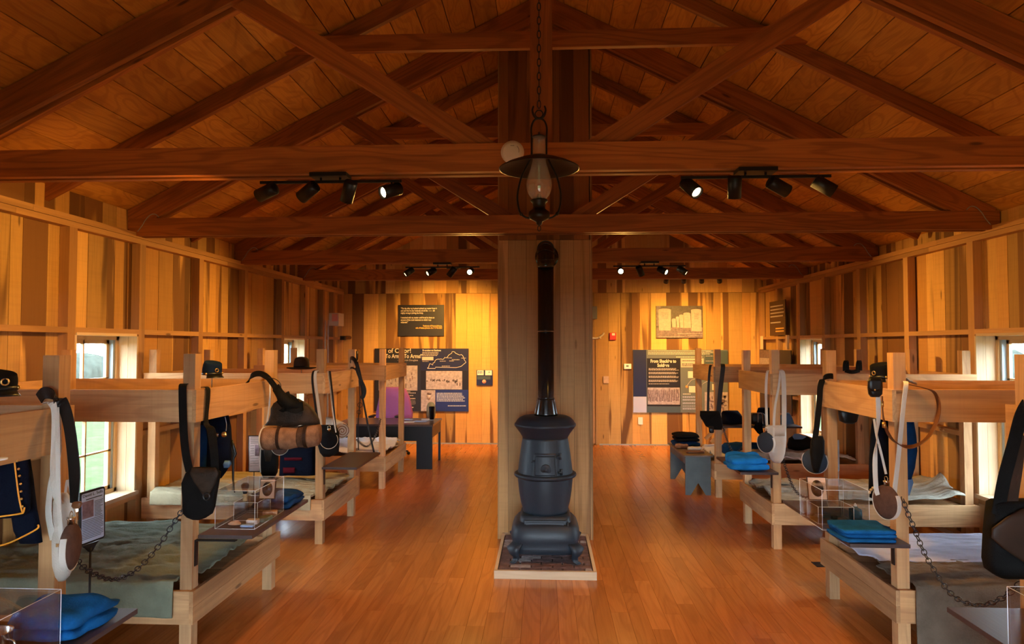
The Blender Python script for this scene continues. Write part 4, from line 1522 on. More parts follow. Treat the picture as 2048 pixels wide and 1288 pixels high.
m = sil([(962, 464.7, 468.5, 1), (985, 468, 470.5, 0.6)], 3.777, 0.006, 12, 2)
m.build('metal_tip', 'dark_steel', o)

# knapsack with rolled blanket
YK = 4.20
o = thing('knapsack', 'black tarred knapsack hanging from the far post of the second left bunk', 'knapsack', PY(590, 848, YK))
m = sil([(798, 560, 598, 0.35), (806, 549, 612, 0.7), (816, 544, 624, 0.95), (828, 542, 633, 1), (840, 538, 637, 1), (849, 531, 638, 0.9)], YK, 0.062, 30, 2.8, wr=0.007, ws=14, seed=12)
m.build('cover', 'canvas_tar', o)
m = strap_px([(494, 766, 4.28), (503, 752, 4.24), (517, 747, 4.22), (532, 752, 4.20), (546, 768, 4.18), (558, 785, 4.16), (568, 800, 4.14)],
             [ZD + XD, ZD + XD * .3, ZD, ZD + XD * .4, XD + ZD * .5, XD + ZD * .4, XD + ZD * .4], 0.036, 0.006)
m.ribbon([PY(*p) for p in ((522, 750, 4.19), (540, 762, 4.17), (552, 784, 4.15), (562, 800, 4.14))], [ZD, ZD + XD * .5, XD + ZD * .5, XD], 0.022, 0.006, sub=5)
m.ribbon([PY(*p) for p in ((556, 785, 4.13), (562, 805, 4.12), (580, 818, 4.12), (596, 812, 4.13), (588, 798, 4.13), (570, 790, 4.13))], [ZD + XD * .6] * 6, 0.032, 0.005, sub=5)
m.ribbon([PY(*p) for p in ((552, 775, 4.15), (563, 792, 4.12), (578, 806, 4.105), (594, 813, 4.11), (606, 812, 4.125))], [ZD + XD * .5] * 5, 0.060, 0.016, sub=5)
m.ribbon([PY(*p) for p in ((572, 786, 4.13), (576, 800, 4.10), (574, 815, 4.10), (562, 822, 4.11))], [XD + ZD * .3] * 4, 0.042, 0.010, sub=5)
m.ribbon([PY(*p) for p in ((556, 800, 4.12), (570, 815, 4.10), (590, 822, 4.10), (604, 817, 4.12))], [ZD] * 4, 0.030, 0.010, sub=5)
m.tube([PY(*p) for p in ((556, 782, 4.14), (566, 797, 4.115), (580, 809, 4.105), (596, 813, 4.12))], [0.026, 0.033, 0.033, 0.018], 12)
m.build('harness', 'canvas_black', o)
m = MB()
m.tube(smooth_path([PY(*p) for p in ((535, 755, 4.18), (550, 758, 4.17), (560, 766, 4.16), (562, 776, 4.16))], 5), 0.0024, 6)
m.build('cord', 'leather_black', o)
m = strap_px([(540, 768, 4.265), (540, 790, 4.255), (538, 815, 4.24), (534, 845, 4.22)], [XD] * 4, 0.011, 0.003)
m.ribbon([PY(*p) for p in ((527, 850, 4.20), (522, 885, 4.20), (520, 925, 4.22), (521, 945, 4.23))], [XD] * 4, 0.007, 0.003, sub=5)
m.build('white_strap', 'strap_white', o)
o = thing('rolled_blanket', 'rolled brown striped blanket strapped beneath the black knapsack', 'rolled blanket', PY(582, 898, 4.17))
pa, pb = PY(528, 877, 4.16), PY(638, 869, 4.20)
for (t0, t1, mt) in ((0.0, 0.64, 'wool_brown'), (0.64, 0.82, 'wool_stripe'), (0.82, 1.0, 'wool_brown')):
    m = MB()
    rows = []
    for k in range(9):
        t = t0 + (t1 - t0) * k / 8
        p = pa.lerp(pb, t) + ZD * (-0.004 * math.sin(math.pi * t))
        r_ = 0.070 + 0.003 * math.sin(t * 17)
        if t < 0.02 or t > 0.98:
            r_ *= 0.93
        rows.append((p, ZD * r_, YD * r_ * 0.95))
    m.loft(rows, 26, 2.1, wr=0.004, ws=12, seed=3)
    m.build('roll', mt, o)
m = MB()
for k, r_ in enumerate((0.066, 0.046, 0.026)):
    m.torus(pa + XD * -0.003, r_, 0.005, YD, ZD, 26, 6)
m.build('roll_end', 'strap_white', o)
for t in (0.31, 0.79):
    m = MB()
    p = pa.lerp(pb, t)
    q = [p + ZD * 0.077 * math.cos(u) + YD * 0.074 * math.sin(u) for u in [2 * math.pi * i / 24 for i in range(25)]]
    m.ribbon(q, XD, 0.020, 0.004, sub=1)
    m.build('leather_strap', 'leather_dark', o)
canteen(PY(560, 893, 4.24), 0.052, (0.45, -0.9, 0), 'canteen_brown', 'grey brown canteen with white rim peeping out below the rolled blanket', spout=False)
o = thing('bread_bag', 'black bag hanging below the rolled blanket', 'bag', PY(538, 953, 4.32))
m = sil([(880, 526, 550, 0.6), (900, 521, 556, 1), (930, 521, 556, 1.1), (945, 523, 554, 1), (954, 527, 549, 0.5)], 4.32, 0.035, 22, 2.8, wr=0.006, seed=14)
m.build('bag', 'canvas_black', o)
m = sil([(885, 528, 552, 0.6), (905, 527, 545, 1), (922, 531, 541, 0.8)], 4.285, 0.012, 16, 2.4, wr=0.004)
m.build('flap', 'canvas_tar', o)


def display_shelf_goods():
    case(-1.755, -1.540, 3.585, 3.985, ST, 0.825, 'clear acrylic case holding a shaving brush and portrait, left shelf')
    case(-1.735, -1.600, 3.76, 3.94, ST, 0.722, 'small clear riser under the shaving brush', 'clear_riser', cat='display riser')
    p = Vector((-1.690, 3.80, 0.7225))
    o = thing('shaving_brush', 'wooden handled shaving brush standing in the left acrylic case', 'brush', p)
    m = MB()
    m.lathe([(0.001, 0), (0.013, 0), (0.013, 0.012), (0.010, 0.017), (0.013, 0.022), (0.013, 0.036), (0.011, 0.040), (0.001, 0.040)], p, 20)
    m.build('handle', 'oak_dull', o)
    m = MB()
    m.lathe([(0.001, 0.040), (0.010, 0.040), (0.014, 0.058), (0.020, 0.078), (0.0215, 0.088), (0.018, 0.096), (0.009, 0.101), (0.001, 0.102)], p, 22)
    m.build('bristles', 'brush_hair', o)
    portrait(PY(534, 998, 3.86), 0.088, 0.112, 0.16, 'cased oval portrait leaning in the left acrylic case')
    for (x, y, sx, sy, h, a, nm, mt, lab) in (
            (-1.585, 3.90, 0.040, 0.024, 0.022, 0.25, 'soap_block', 'soap', 'orange soap block in the left acrylic case'),
            (-1.600, 3.70, 0.032, 0.022, 0.024, 0.1, 'paper_packet', 'print_cream', 'cream paper packet in the left acrylic case'),
            (-1.600, 3.635, 0.036, 0.016, 0.012, 0.0, 'pale_card', 'paper_blue', 'pale blue card box in the left acrylic case'),
            (-1.565, 3.775, 0.026, 0.045, 0.020, -0.2, 'cloth_pouch', 'blanket_olive', 'olive cloth pouch in the left acrylic case')):
        m = MB()
        u, v = Vector((math.cos(a), math.sin(a), 0)), Vector((-math.sin(a), math.cos(a), 0))
        m.loft([(Vector((x, y, ST + z)), u * (sx - e), v * (sy - e)) for z, e in ((0, 0.002), (0.003, 0), (h - 0.003, 0), (h, 0.003))], 24, 8, smooth=False)
        one(m, nm, mt, lab, nm.split('_')[-1], (x, y, ST))
    m = MB()
    for k in range(5):
        a = 0.25 * k
        m.torus((-1.690, 3.675, ST + 0.004 + 0.003 * k), 0.034 - 0.003 * k, 0.0022, Vector((math.cos(a), math.sin(a), 0)), Vector((-math.sin(a) * .6, math.cos(a) * .6, 0)), 26, 6)
    one(m, 'cord_coil', 'soap', 'coil of tan cord lying in the left acrylic case', 'cord', (-1.69, 3.675, ST))
    folded('dark blue folded cloth at the far end of the left shelf, past the case', -1.765, -1.515, 4.02, 4.295, ST, 2, 0.026, 'wool_blue', 9, lump=0.045)


def portrait(p, w, h, lean, label, mirror=1):
    o = thing('framed_portrait', label, 'portrait', p)
    up = Vector((0, math.sin(lean), math.cos(lean)))
    rt = Vector((1, 0, 0)) * math.cos(0.12) + YD * math.sin(0.12) * mirror
    n = rt.cross(up).normalized()
    if n.y > 0:
        n = -n
    c = p + up * h / 2
    m = MB()
    m.board(c - up * h / 2, c + up * h / 2, rt * w / 2, n * 0.005)
    m.build('case_back', 'leather_dark', o)
    m = MB()
    R1, R2 = [], []
    N_ = 48
    for k in range(N_):
        t = 2 * math.pi * k / N_
        cs, sn = math.cos(t), math.sin(t)
        q = 1 / max(abs(cs), abs(sn))
        R1.append(c + rt * (w / 2 - 0.004) * cs * q + up * (h / 2 - 0.004) * sn * q + n * 0.0055)
        R2.append(c + rt * w * 0.33 * cs + up * h * 0.36 * sn + n * 0.0055)
    vs = R1 + R2 + [v + n * 0.003 for v in R1] + [v + n * 0.003 for v in R2]
    fs = []
    for k in range(N_):
        j = (k + 1) % N_
        fs += [(k, j, N_ + j, N_ + k), (2 * N_ + k, 3 * N_ + k, 3 * N_ + j, 2 * N_ + j), (N_ + k, N_ + j, 3 * N_ + j, 3 * N_ + k), (k, 2 * N_ + k, 2 * N_ + j, j)]
    m.add(vs, fs, 0)
    m.build('mat', 'bone', o)
    m = MB()
    m.loft([(c + n * 0.0050, rt * w * 0.34, up * h * 0.37), (c + n * 0.0066, rt * w * 0.34, up * h * 0.37)], 36, 2)
    ph = m.build('photograph', 'portrait_dark', o)
    m = MB()
    m.loft([(c - up * h * 0.20 + n * 0.0067, rt * w * 0.22, up * h * 0.14), (c - up * h * 0.20 + n * 0.0072, rt * w * 0.22, up * h * 0.14)], 22, 2.6)
    m.loft([(c + up * h * 0.06 + n * 0.0067, rt * w * 0.085, up * h * 0.10), (c + up * h * 0.06 + n * 0.0074, rt * w * 0.08, up * h * 0.095)], 20, 2)
    m.build('sitter', 'leather_dark', ph)
    return o


display_shelf_goods()

# ------------------------------------------------------------------ third left bunk
c = PY(603, 737, 5.92)
o = thing('slouch_hat', 'brown wide-brimmed felt hat resting on a stand above the third left bunk', 'hat', c)
m = MB()
m.lathe([(0.030, 0.0), (0.085, -0.006), (0.122, 0.002), (0.128, 0.008), (0.126, 0.011), (0.085, 0.000), (0.062, 0.006)], c, 44, cap=False)
m.build('brim', 'hat_brown', o)
m = MB()
m.lathe([(0.060, 0.0), (0.064, 0.004), (0.067, 0.03), (0.066, 0.055), (0.061, 0.077), (0.051, 0.092), (0.033, 0.101), (0.012, 0.104), (0.001, 0.104)], c, 40)
m.build('crown', 'hat_brown', o)
m = MB()
m.lathe([(0.063, 0.004), (0.0675, 0.004), (0.0685, 0.022), (0.063, 0.022), (0.063, 0.004)], c, 40, cap=False)
m.build('band', 'hat_black', o)
hat_stand(c, c.z + 0.03, 'thin clear stand under the brown felt hat')

o = thing('haversack', 'black haversack with white edged straps on the near post of the slouch hat bunk', 'haversack', PY(658, 914, 5.33))
m = sil([(850, 640, 672, 0.5), (865, 636, 678, 0.9), (890, 636, 679, 1), (905, 640, 677, 0.9), (914, 646, 660, 0.4)], 5.35, 0.04, 22, 2.6, wr=0.005, seed=17)
m.build('bag', 'canvas_black', o)
m = strap_px([(631, 741, 5.44), (626, 745, 5.415), (625, 765, 5.40), (632, 820, 5.385), (640, 865, 5.37)], [XD] * 5, 0.018, 0.004)
m.ribbon([PY(*p) for p in ((659, 742, 5.40), (662, 770, 5.37), (667, 820, 5.35), (671, 865, 5.34))], [XD * .6 + YD] * 4, 0.028, 0.004, sub=5)
m.build('black_sling', 'leather_black', o)
m = strap_px([(635, 741, 5.44), (631, 745, 5.405), (631, 765, 5.392), (638, 820, 5.375), (644, 868, 5.36)], [XD] * 5, 0.024, 0.004)
m.ribbon([PY(*p) for p in ((656, 742, 5.39), (660, 772, 5.36), (665, 820, 5.34), (672, 865, 5.325))], [XD] * 4, 0.010, 0.004, sub=5)
m.build('white_sling', 'strap_white', o)
canteen(PY(658, 880, 5.275), 0.066, (0.25, -0.95, 0.05), 'canteen_black', 'black canteen with white rim on the near post of the slouch hat bunk', spout=True)
o = thing('bedroll', 'cream rolled cloth with spiral end behind the black canteen', 'bedroll', PY(680, 885, 5.75))
pa, pb = PY(657, 848, 6.05), PY(684, 862, 5.70)
d = (pb - pa).normalized()
e = d.cross(ZD).normalized()
m = MB()
m.loft([(pa.lerp(pb, t), e * r_, ZD * r_) for t, r_ in ((0, 0.062), (0.02, 0.07), (0.9, 0.07), (1.0, 0.064))], 26, 2, wr=0.003)
m.build('roll', 'canvas_white', o)
m = MB()
f = d.cross(e)
m.tube([pb + d * 0.004 + (e * math.cos(t) + f * math.sin(t)) * (0.006 + 0.0032 * t) for t in [0.35 * i for i in range(50)]], 0.0035, 5)
m.build('spiral_end', 'wool_brown', o)
o = thing('navy_blanket', 'navy blanket with red bands folded upright on the slouch hat bunk', 'blanket', PY(600, 947, 6.10))
m = sil([(893, 566, 632, 0.8), (905, 564, 634, 1), (930, 563, 634, 1), (948, 562, 635, 1)], 6.1, 0.09, 26, 5, wr=0.006, seed=19)
m.build('body', 'wool_navy', o)
m = sil([(915, 568, 604, 1), (921, 568, 604, 1)], 6.01, 0.008, 14, 5)
m.build('band', 'wool_red', o)
m = sil([(935, 566, 590, 1), (946, 566, 590, 1)], 6.005, 0.008, 14, 5)
m.build('band', 'wool_red', o)

o = thing('info_placard', 'small information card with painted grey shade on a rod at the end of the khaki blanket', 'placard', PY(508, 1003, 5.5))
m = sil([(871, 497, 520, 1), (944, 497.5, 520, 1)], 5.52, 0.005, 20, 14)
m.build('frame', 'black_metal', o)
m = sil([(873, 498.5, 518.8, 1), (942, 498.8, 518.8, 1)], 5.514, 0.0025, 20, 18)
s = m.build('card', 'photo_stone', o)  # card colour greyed to paint in the shade it stands in
m = sil([(890, 510, 518, 1), (912, 510, 518, 1)], 5.511, 0.0015, 16, 18)
m.build('photograph', 'photo_mid', s)
m = MB()
for k in range(4):
    m.board(PY(501, 876 + 3.4 * k, 5.5108), PY(517, 875.5 + 3.4 * k, 5.5108), ZD * 0.0022, YD * 0.0004)
for k in range(9):
    m.board(PY(500.5, 892 + 5 * k, 5.5108), PY(508.5 if k < 5 else 517, 891.5 + 5 * k, 5.5108), ZD * 0.002, YD * 0.0004)
m.build('printed_lines', 'grey_plastic', s)
m = MB()
q = PY(508, 944, 5.52)
m.tube([(q.x, q.y, 0.385), (q.x, q.y, q.z + 0.02)], 0.004, 8)
m.lathe([(0.001, 0.383), (0.04, 0.383), (0.04, 0.389), (0.001, 0.391)], (q.x, q.y, 0), 20)
m.build('stand', 'black_metal', o)

# sabre and belts on the far post
o = thing('sabre_and_belt', 'sabre with brass hilt and tangled black belts hung from a bunk post near the desk', 'sabre', PY(725, 905, 6.3))
m = strap_px([(704, 727, 6.40), (700, 720, 6.33), (704, 716, 6.28), (711, 722, 6.25), (716, 738, 6.24), (720, 755, 6.24), (724, 770, 6.24), (726, 790, 6.24), (722, 797, 6.24)],
             [ZD, ZD, ZD + XD * .3, XD, XD, XD, XD, XD, XD], 0.036, 0.010)
m.ribbon([PY(*p) for p in ((712, 735, 6.23), (718, 752, 6.22), (728, 772, 6.22), (730, 785, 6.22), (726, 796, 6.22))], [XD] * 5, 0.026, 0.008, sub=5)
m.ribbon([PY(*p) for p in ((699, 738, 6.38), (704, 735, 6.33), (711, 739, 6.28))], [ZD] * 3, 0.016, 0.005, sub=5)
m.ribbon([PY(*p) for p in ((718, 760, 6.22), (720, 800, 6.24), (716, 850, 6.27), (717, 900, 6.27))], [XD] * 4, 0.010, 0.004, sub=5)
m.build('sword_belt', 'leather_black', o)
m = MB()
m.tube(smooth_path([PY(*p) for p in ((724, 790, 6.26), (730, 820, 6.25), (738, 862, 6.24), (748, 905, 6.23))], 5), 0.009, 8)
m.build('scabbard', 'black_metal', o)
m = MB()
m.tube(smooth_path([PY(*p) for p in ((714, 702, 6.30), (718, 700, 6.28), (719.5, 705, 6.27), (718.5, 715, 6.26), (716, 722, 6.25), (713, 722, 6.26))], 5), 0.006, 8)
m.build('hilt_guard', 'brass', o)
m = MB()
m.tube([PY(714, 702, 6.30), PY(714, 721, 6.28)], 0.009, 8)
m.build('grip', 'leather_black', o)
m = MB()
m.torus(PY(720, 810, 6.22), 0.022, 0.003, XD, ZD, 18, 6)
m.torus(PY(718, 824, 6.22), 0.018, 0.003, XD, ZD, 18, 6)
m.build('ring', 'black_metal', o)
m = MB()
m.box(-2.12, -1.99, 7.02, 7.30, 0, 0.30)
o = one(m, 'wooden_crate', 'box_wood', 'plain brown wooden crate on the floor past the empty dark shelf', 'crate', (-2.05, 7.16, 0), bevel=0.003)
m = MB()
m.box(-2.13, -1.98, 7.01, 7.31, 0.301, 0.318)
m.build('lid', 'box_wood', o)
chain([PY(*p) for p in ((761, 838, 7.56), (757, 855, 7.4), (750, 873, 7.2), (742, 887, 7.0), (733, 893, 6.85), (724, 889, 6.65), (712, 878, 6.43))],
      'thin dark chain between the slouch hat bunk and the bunk beside the desk', R=0.014)

# ------------------------------------------------------------------ right side, nearest bunk
o = thing('haversack', 'large black haversack with brown flap hanging at the right edge', 'haversack', PY(2030, 1150, 2.52))
m = sil([(1000, 1984, 2096, 0.6), (1006, 1978, 2100, 0.9), (1060, 1974, 2102, 1), (1120, 1972, 2100, 1.05), (1140, 1976, 2096, 1), (1150, 1990, 2080, 0.8), (1154, 2000, 2074, 0.5)],
        2.53, 0.045, 30, 4.5, wr=0.004, ws=12, seed=31)
m.build('bag', 'canvas_black', o)
m = sil([(1018, 2044, 2112, 0.5), (1034, 2012, 2113, 1), (1058, 1984, 2113, 1), (1076, 1982, 2113, 1), (1096, 2004, 2113, 1), (1116, 2034, 2112, 0.8), (1130, 2056, 2100, 0.4)], 2.475, 0.010, 24, 3.2, wr=0.003, seed=32)
m.build('flap', 'leather_dark', o)
m = strap_px([(2046, 805, 2.58), (2037, 850, 2.55), (2024, 900, 2.54), (2008, 960, 2.52), (1996, 1030, 2.50)], [XD * .5 + YD * .6, XD, XD, XD, XD], [0.046][0], 'leather_black', 0.006)
m.build('black_sling', 'canvas_black', o)
m = strap_px([(2042, 870, 2.56), (2036, 930, 2.54), (2027, 990, 2.52), (2022, 1040, 2.50)], [XD] * 4, 0.036, 'leather_black', 0.005)
m.build('brown_sling', 'leather_dark', o)
case(1.475, 1.745, 1.98, 2.285, ST, 0.828, 'clear acrylic case at the lower right corner of the view')

chain([PY(*p) for p in ((1806, 1000, 3.60), (1815, 1025, 3.55), (1828, 1056, 3.48), (1845, 1098, 3.38), (1868, 1140, 3.26), (1895, 1180, 3.13), (1925, 1203, 3.02), (1958, 1210, 2.93), (1990, 1203, 2.85), (2020, 1185, 2.78), (2046, 1160, 2.73))],
      'dark link chain hanging across the daylight-tinted sheet, at the lower right')

# ------------------------------------------------------------------ second right bunk
c = PY(1773, 1004, 3.50)
co = canteen(c, 0.083, (-0.97, -0.26, 0), 'canteen_brown', 'brown cloth covered canteen on a long white sling, second right bunk post', w=0.055)
m = strap_px([(1811, 763, 3.60), (1812, 770, 3.565), (1808, 800, 3.562), (1802, 860, 3.558), (1795, 930, 3.552), (1789, 985, 3.545), (1790, 1008, 3.54)], [XD] * 7, 0.024, 0.004)
m.ribbon([PY(*p) for p in ((1756, 770, 3.54), (1756, 790, 3.535), (1757, 830, 3.53), (1754, 875, 3.53), (1750, 920, 3.525), (1752, 975, 3.515), (1756, 990, 3.51))],
         [XD, XD, XD, XD * .5 + YD, XD, XD, XD], 0.024, 0.004, sub=5)
m.ribbon([PY(*p) for p in ((1748, 838, 3.54), (1753, 870, 3.535), (1762, 905, 3.53), (1772, 948, 3.52))], [XD] * 4, 0.012, 0.004, sub=5)
m.build('sling', 'strap_white', co)
o = thing('leather_belt', 'brown leather belt looped over the end of the second right bunk', 'belt', PY(1820, 893, 3.55))
P = [(1764, 792, 3.56), (1766, 830, 3.556), (1774, 862, 3.553), (1790, 884, 3.55), (1815, 894, 3.548), (1842, 886, 3.545), (1862, 866, 3.543), (1876, 832, 3.542),
     (1877, 805, 3.545), (1868, 784, 3.55), (1848, 776, 3.555), (1818, 769, 3.57)]
m = strap_px(P, [YD + XD * .3, YD + XD * .3, YD, YD, YD + ZD * .4, YD, YD, YD, YD, YD, YD, YD], 0.036, 0.005)
m.build('strap', 'leather_brown', o)
m = MB()
for q in ((1764, 808), (1768, 850)):
    p = PY(q[0], q[1], 3.53)
    m.loft([(p + ZD * k, XD * 0.006, YD * 0.010) for k in (-0.014, 0.014)], 12, 5)
m.build('buckle', 'brass', o)
o = thing('cap_pouch', 'small black leather box pouch hanging beside the second right bunk post', 'pouch', PY(1750, 793, 3.52))
m = sil([(755, 1740, 1760, 0.5), (760, 1737, 1763, 0.9), (775, 1736, 1764, 1), (788, 1738, 1763, 1), (794, 1742, 1758, 0.6)], 3.515, 0.022, 22, 3.4)
m.build('body', 'leather_black', o)
m = sil([(756, 1739, 1762, 0.7), (763, 1736, 1764, 1), (776, 1736, 1763, 1), (783, 1743, 1757, 0.7)], 3.50, 0.012, 20, 3)
m.build('flap', 'leather_black', o)
m = MB()
m.ball(PY(1750, 780, 3.483), 0.004)
m.build('finial', 'brass', o)
kepi(PY(1764, 757, 3.80), 0.056, (-0.9, -0.4, 0), 'hat_black', 'black forage cap partly behind the second right bunk post', h=0.078)
hat_stand(PY(1764, 757, 3.80), PY(1764, 757, 3.80).z + 0.02, 'clear stand under the black cap behind the bunk post')
m = MB()
vs = []
n = 10
for j in range(n + 1):
    for i in range(n + 1):
        u, v = i / n, j / n
        p = PY(1812 + 22 * u, 760 + 10 * u + 3 * v, 3.60 + 0.08 * v)
        vs.append(p + ZD * (0.010 + 0.012 * noise.noise(Vector((u * 4, v * 4, 3)))))
m.add(vs, [(j * (n + 1) + i, j * (n + 1) + i + 1, (j + 1) * (n + 1) + i + 1, (j + 1) * (n + 1) + i) for j in range(n) for i in range(n)], 0, True)
one(m, 'cloth_rag', 'strap_grey', 'small grey rag on top of the second right bunk end rail', 'rag', PY(1823, 770, 3.6), solid=0.004)

o = thing('uniform_coat', 'navy coat and trousers hanging inside the second right bunk', 'coat', PY(1765, 995, 3.9))
m = sil([(838, 1746, 1815, 0.7), (870, 1742, 1822, 1), (920, 1740, 1818, 1.1), (965, 1739, 1796, 1), (995, 1738, 1780, 0.7)], 3.93, 0.05, 28, 2.8, wr=0.008, ws=11, seed=33)
m.build('body', 'wool_navy', o)
m = sil([(838, 1808, 1826, 0.7), (870, 1810, 1831, 1), (900, 1810, 1833, 1), (935, 1810, 1827, 1), (958, 1810, 1821, 0.7)], 3.86, 0.03, 20, 2.4, wr=0.006, seed=34)
m.build('sleeve', 'wool_blue', o)
m = sil([(940, 1808, 1820, 0.7), (965, 1808, 1824, 1), (990, 1808, 1818, 0.6)], 3.90, 0.025, 18, 2.4, wr=0.006, seed=35)
m.build('trouser_leg', 'trouser_sky', o)
m = sil([(888, 1757, 1761, 1), (908, 1758, 1762, 1)], 3.87, 0.005, 12, 3)
m.build('metal_clasp', 'bright_steel', o)
m = MB()
for (bx, by) in ((1739, 985), (1742, 980), (1746, 976)):
    m.ball(PY(bx, by, 3.89), 0.008)
m.build('knotted_tie', 'strap_white', o)
o = thing('cartridge_box', 'black cartridge box hanging under the second right bunk, near its far end', 'cartridge box', PY(1697, 848, 4.25))
m = sil([(818, 1676, 1718, 0.9), (826, 1677, 1717, 1), (842, 1680, 1713, 1), (847, 1690, 1706, 0.8)], 4.25, 0.03, 22, 3.4)
m.build('body', 'leather_black', o)
m = strap_px([(1684, 770, 4.28), (1684, 820, 4.26)], XD, 0.02, t=0.004)
m.build('sling', 'leather_black', o)
o = thing('shoulder_harness', 'pair of black straps looped over a wall side bunk post, above the second right bunk', 'harness', PY(1705, 738, 5.45))
for bx in (1691, 1717):
    m = strap_px([(bx - 2, 741, 5.40), (bx - 2, 730, 5.38), (bx, 723, 5.40), (bx + 3, 724, 5.43), (bx + 4, 741, 5.44)], [XD] * 5, 0.026, t=0.010)
    m.build('strap', 'canvas_black', o)
m = strap_px([(1690, 741, 5.42), (1704, 744, 5.41), (1718, 741, 5.42)], ZD, 0.03, t=0.02)
m.build('cross_strap', 'canvas_black', o)

case(1.462, 1.705, 3.715, 4.03, ST, 0.832, 'clear acrylic case holding a portrait and ink bottle, right shelf')
case(1.490, 1.680, 3.84, 4.00, ST, 0.715, 'small clear riser under the portrait in the right case', 'clear_riser', cat='display riser')
portrait(PY(1636, 1000, 3.93), 0.102, 0.126, 0.2, 'cased oval portrait in the right acrylic case', -1)
p = PZ(1711, 1040, ST)
o = thing('ink_bottle', 'square blue ink bottle with white stopper in the right acrylic case', 'bottle', p)
m = MB()
m.loft([(p + ZD * z, XD * a, YD * a) for z, a in ((0, 0.026), (0.003, 0.028), (0.058, 0.028), (0.066, 0.022), (0.070, 0.010), (0.076, 0.010))], 24, 7)
m.build('glass', 'ink_bottle', o)
m = MB()
m.lathe([(0.001, 0.076), (0.008, 0.076), (0.0085, 0.086), (0.004, 0.090), (0.003, 0.094), (0.001, 0.095)], p, 14)
m.build('stopper', 'white_plastic', o)
for (q, sx, sy, h, mt, nm, lab) in (((1640, 1032), 0.030, 0.010, 0.008, 'bone', 'bone_comb', 'pale bone comb lying in the right acrylic case'),
                                    ((1618, 1030), 0.030, 0.016, 0.010, 'wool_red', 'red_pouch', 'small red brown cloth pouch in the right acrylic case'),
                                    ((1668, 1038), 0.016, 0.016, 0.020, 'leather_dark', 'clay_pipe', 'small dark pipe bowl in the right acrylic case')):
    p = PZ(q[0], q[1], ST)
    m = MB()
    m.loft([(p + ZD * z, Vector((sx - e, 0.004, 0)), Vector((-0.004, sy - e, 0))) for z, e in ((0, 0.002), (0.002, 0), (h - 0.002, 0), (h, 0.003))], 22, 3)
    one(m, nm, mt, lab, nm.split('_')[-1], p)
folded('blue folded blanket on the right shelf, in front of the clear case', 1.470, 1.738, 3.475, 3.705, ST, 3, 0.019, 'shirt_blue', 41, cat='blanket', name='folded_blanket', lump=0.010, pw=7)

o = thing('haversack', 'long black haversack hung on the far post of the second right bunk', 'haversack', PY(1632, 945, 4.40))
m = sil([(872, 1626, 1645, 0.5), (882, 1622, 1648, 0.9), (905, 1621, 1648, 1), (930, 1624, 1640, 1), (944, 1628, 1636, 0.5)], 4.40, 0.03, 22, 2.8, wr=0.004, seed=43)
m.build('bag', 'canvas_black', o)
m = strap_px([(1672, 754, 4.46), (1660, 752, 4.44), (1648, 756, 4.42), (1641, 772, 4.41), (1639, 800, 4.40), (1634, 850, 4.39), (1628, 890, 4.385)],
             [ZD, ZD, ZD + XD * .5, XD + ZD * .3, XD, XD, XD], 0.036, t=0.005)
m.build('sling', 'canvas_black', o)
canteen(PY(1630, 922, 4.50), 0.079, (-0.62, -0.78, 0), 'canteen_grey', 'dark blue grey canteen with white rim behind the long black haversack strap', spout=False)

# ------------------------------------------------------------------ third right bunk
o = thing('canvas_haversack', 'white canvas haversack hanging on the near post of the third right bunk', 'haversack', PY(1553, 926, 5.33))
m = sil([(851, 1531, 1571, 0.6), (858, 1530, 1572, 0.9), (880, 1532, 1572, 1), (902, 1536, 1570, 1), (918, 1541, 1566, 0.9), (926, 1549, 1560, 0.5)], 5.35, 0.035, 24, 2.8, wr=0.005, ws=15, seed=45)
m.build('bag', 'canvas_white', o)
m = sil([(852, 1545, 1571, 0.8), (862, 1546, 1571, 1), (872, 1548, 1570, 1)], 5.315, 0.008, 18, 3, wr=0.002)
m.build('flap', 'canvas_white', o)
m = strap_px([(1537, 741, 5.47), (1534, 747, 5.43), (1532, 780, 5.40), (1533, 830, 5.37), (1534, 856, 5.35)], [XD] * 5, 0.020, t=0.004)
m.ribbon([PY(*p) for p in ((1560, 740, 5.46), (1566, 748, 5.42), (1568, 790, 5.39), (1568, 856, 5.35))], [XD] * 4, 0.036, 0.004, sub=5)
m.ribbon([PY(*p) for p in ((1561, 742, 5.43), (1557, 775, 5.40), (1550, 815, 5.36), (1547, 868, 5.30), (1546, 905, 5.29))], [XD] * 5, 0.018, 0.004, sub=5)
m.build('sling', 'strap_white', o)
canteen(PY(1532, 885, 5.28), 0.077, (-0.85, -0.52, 0), 'canteen_grey', 'grey blue canteen leaning on the white canvas haversack', spout=True)
folded('bright blue shirt bundled on the dark shelf beside the white haversack', 1.43, 1.735, 5.385, 5.66, ST, 2, 0.038, 'shirt_light', 47, lump=0.035, taper=0.1)
chain([PY(*p) for p in ((1566, 918, 5.45), (1572, 938, 5.35), (1580, 960, 5.2), (1590, 980, 5.05), (1603, 992, 4.9), (1622, 994, 4.75), (1645, 985, 4.55))],
      'dark chain behind the right acrylic case, running to the white haversack post', R=0.014)

# placard seen nearly edge on behind the far post
o = thing('info_placard', 'dark edged placard seen edge-on behind the far post of the second right bunk', 'placard', PY(1675, 985, 4.75))
m = MB()
a, b = PY(1672, 880, 4.72), PY(1677, 880, 5.02)
a2 = PY(1672, 945, 4.72)
m.board((a + a2) / 2 + (b - a) * 0, (a + a2) / 2 + (b - a), Vector((0.006, 0, 0)), ZD * (a.z - a2.z) / 2)
m.build('frame', 'panel_slate', o)
m = MB()
m.tube([((a.x + b.x) / 2, (a.y + b.y) / 2, 0.002), ((a.x + b.x) / 2, (a.y + b.y) / 2, a2.z + 0.01)], 0.006, 8)
m.build('rod', 'dark_steel', o)

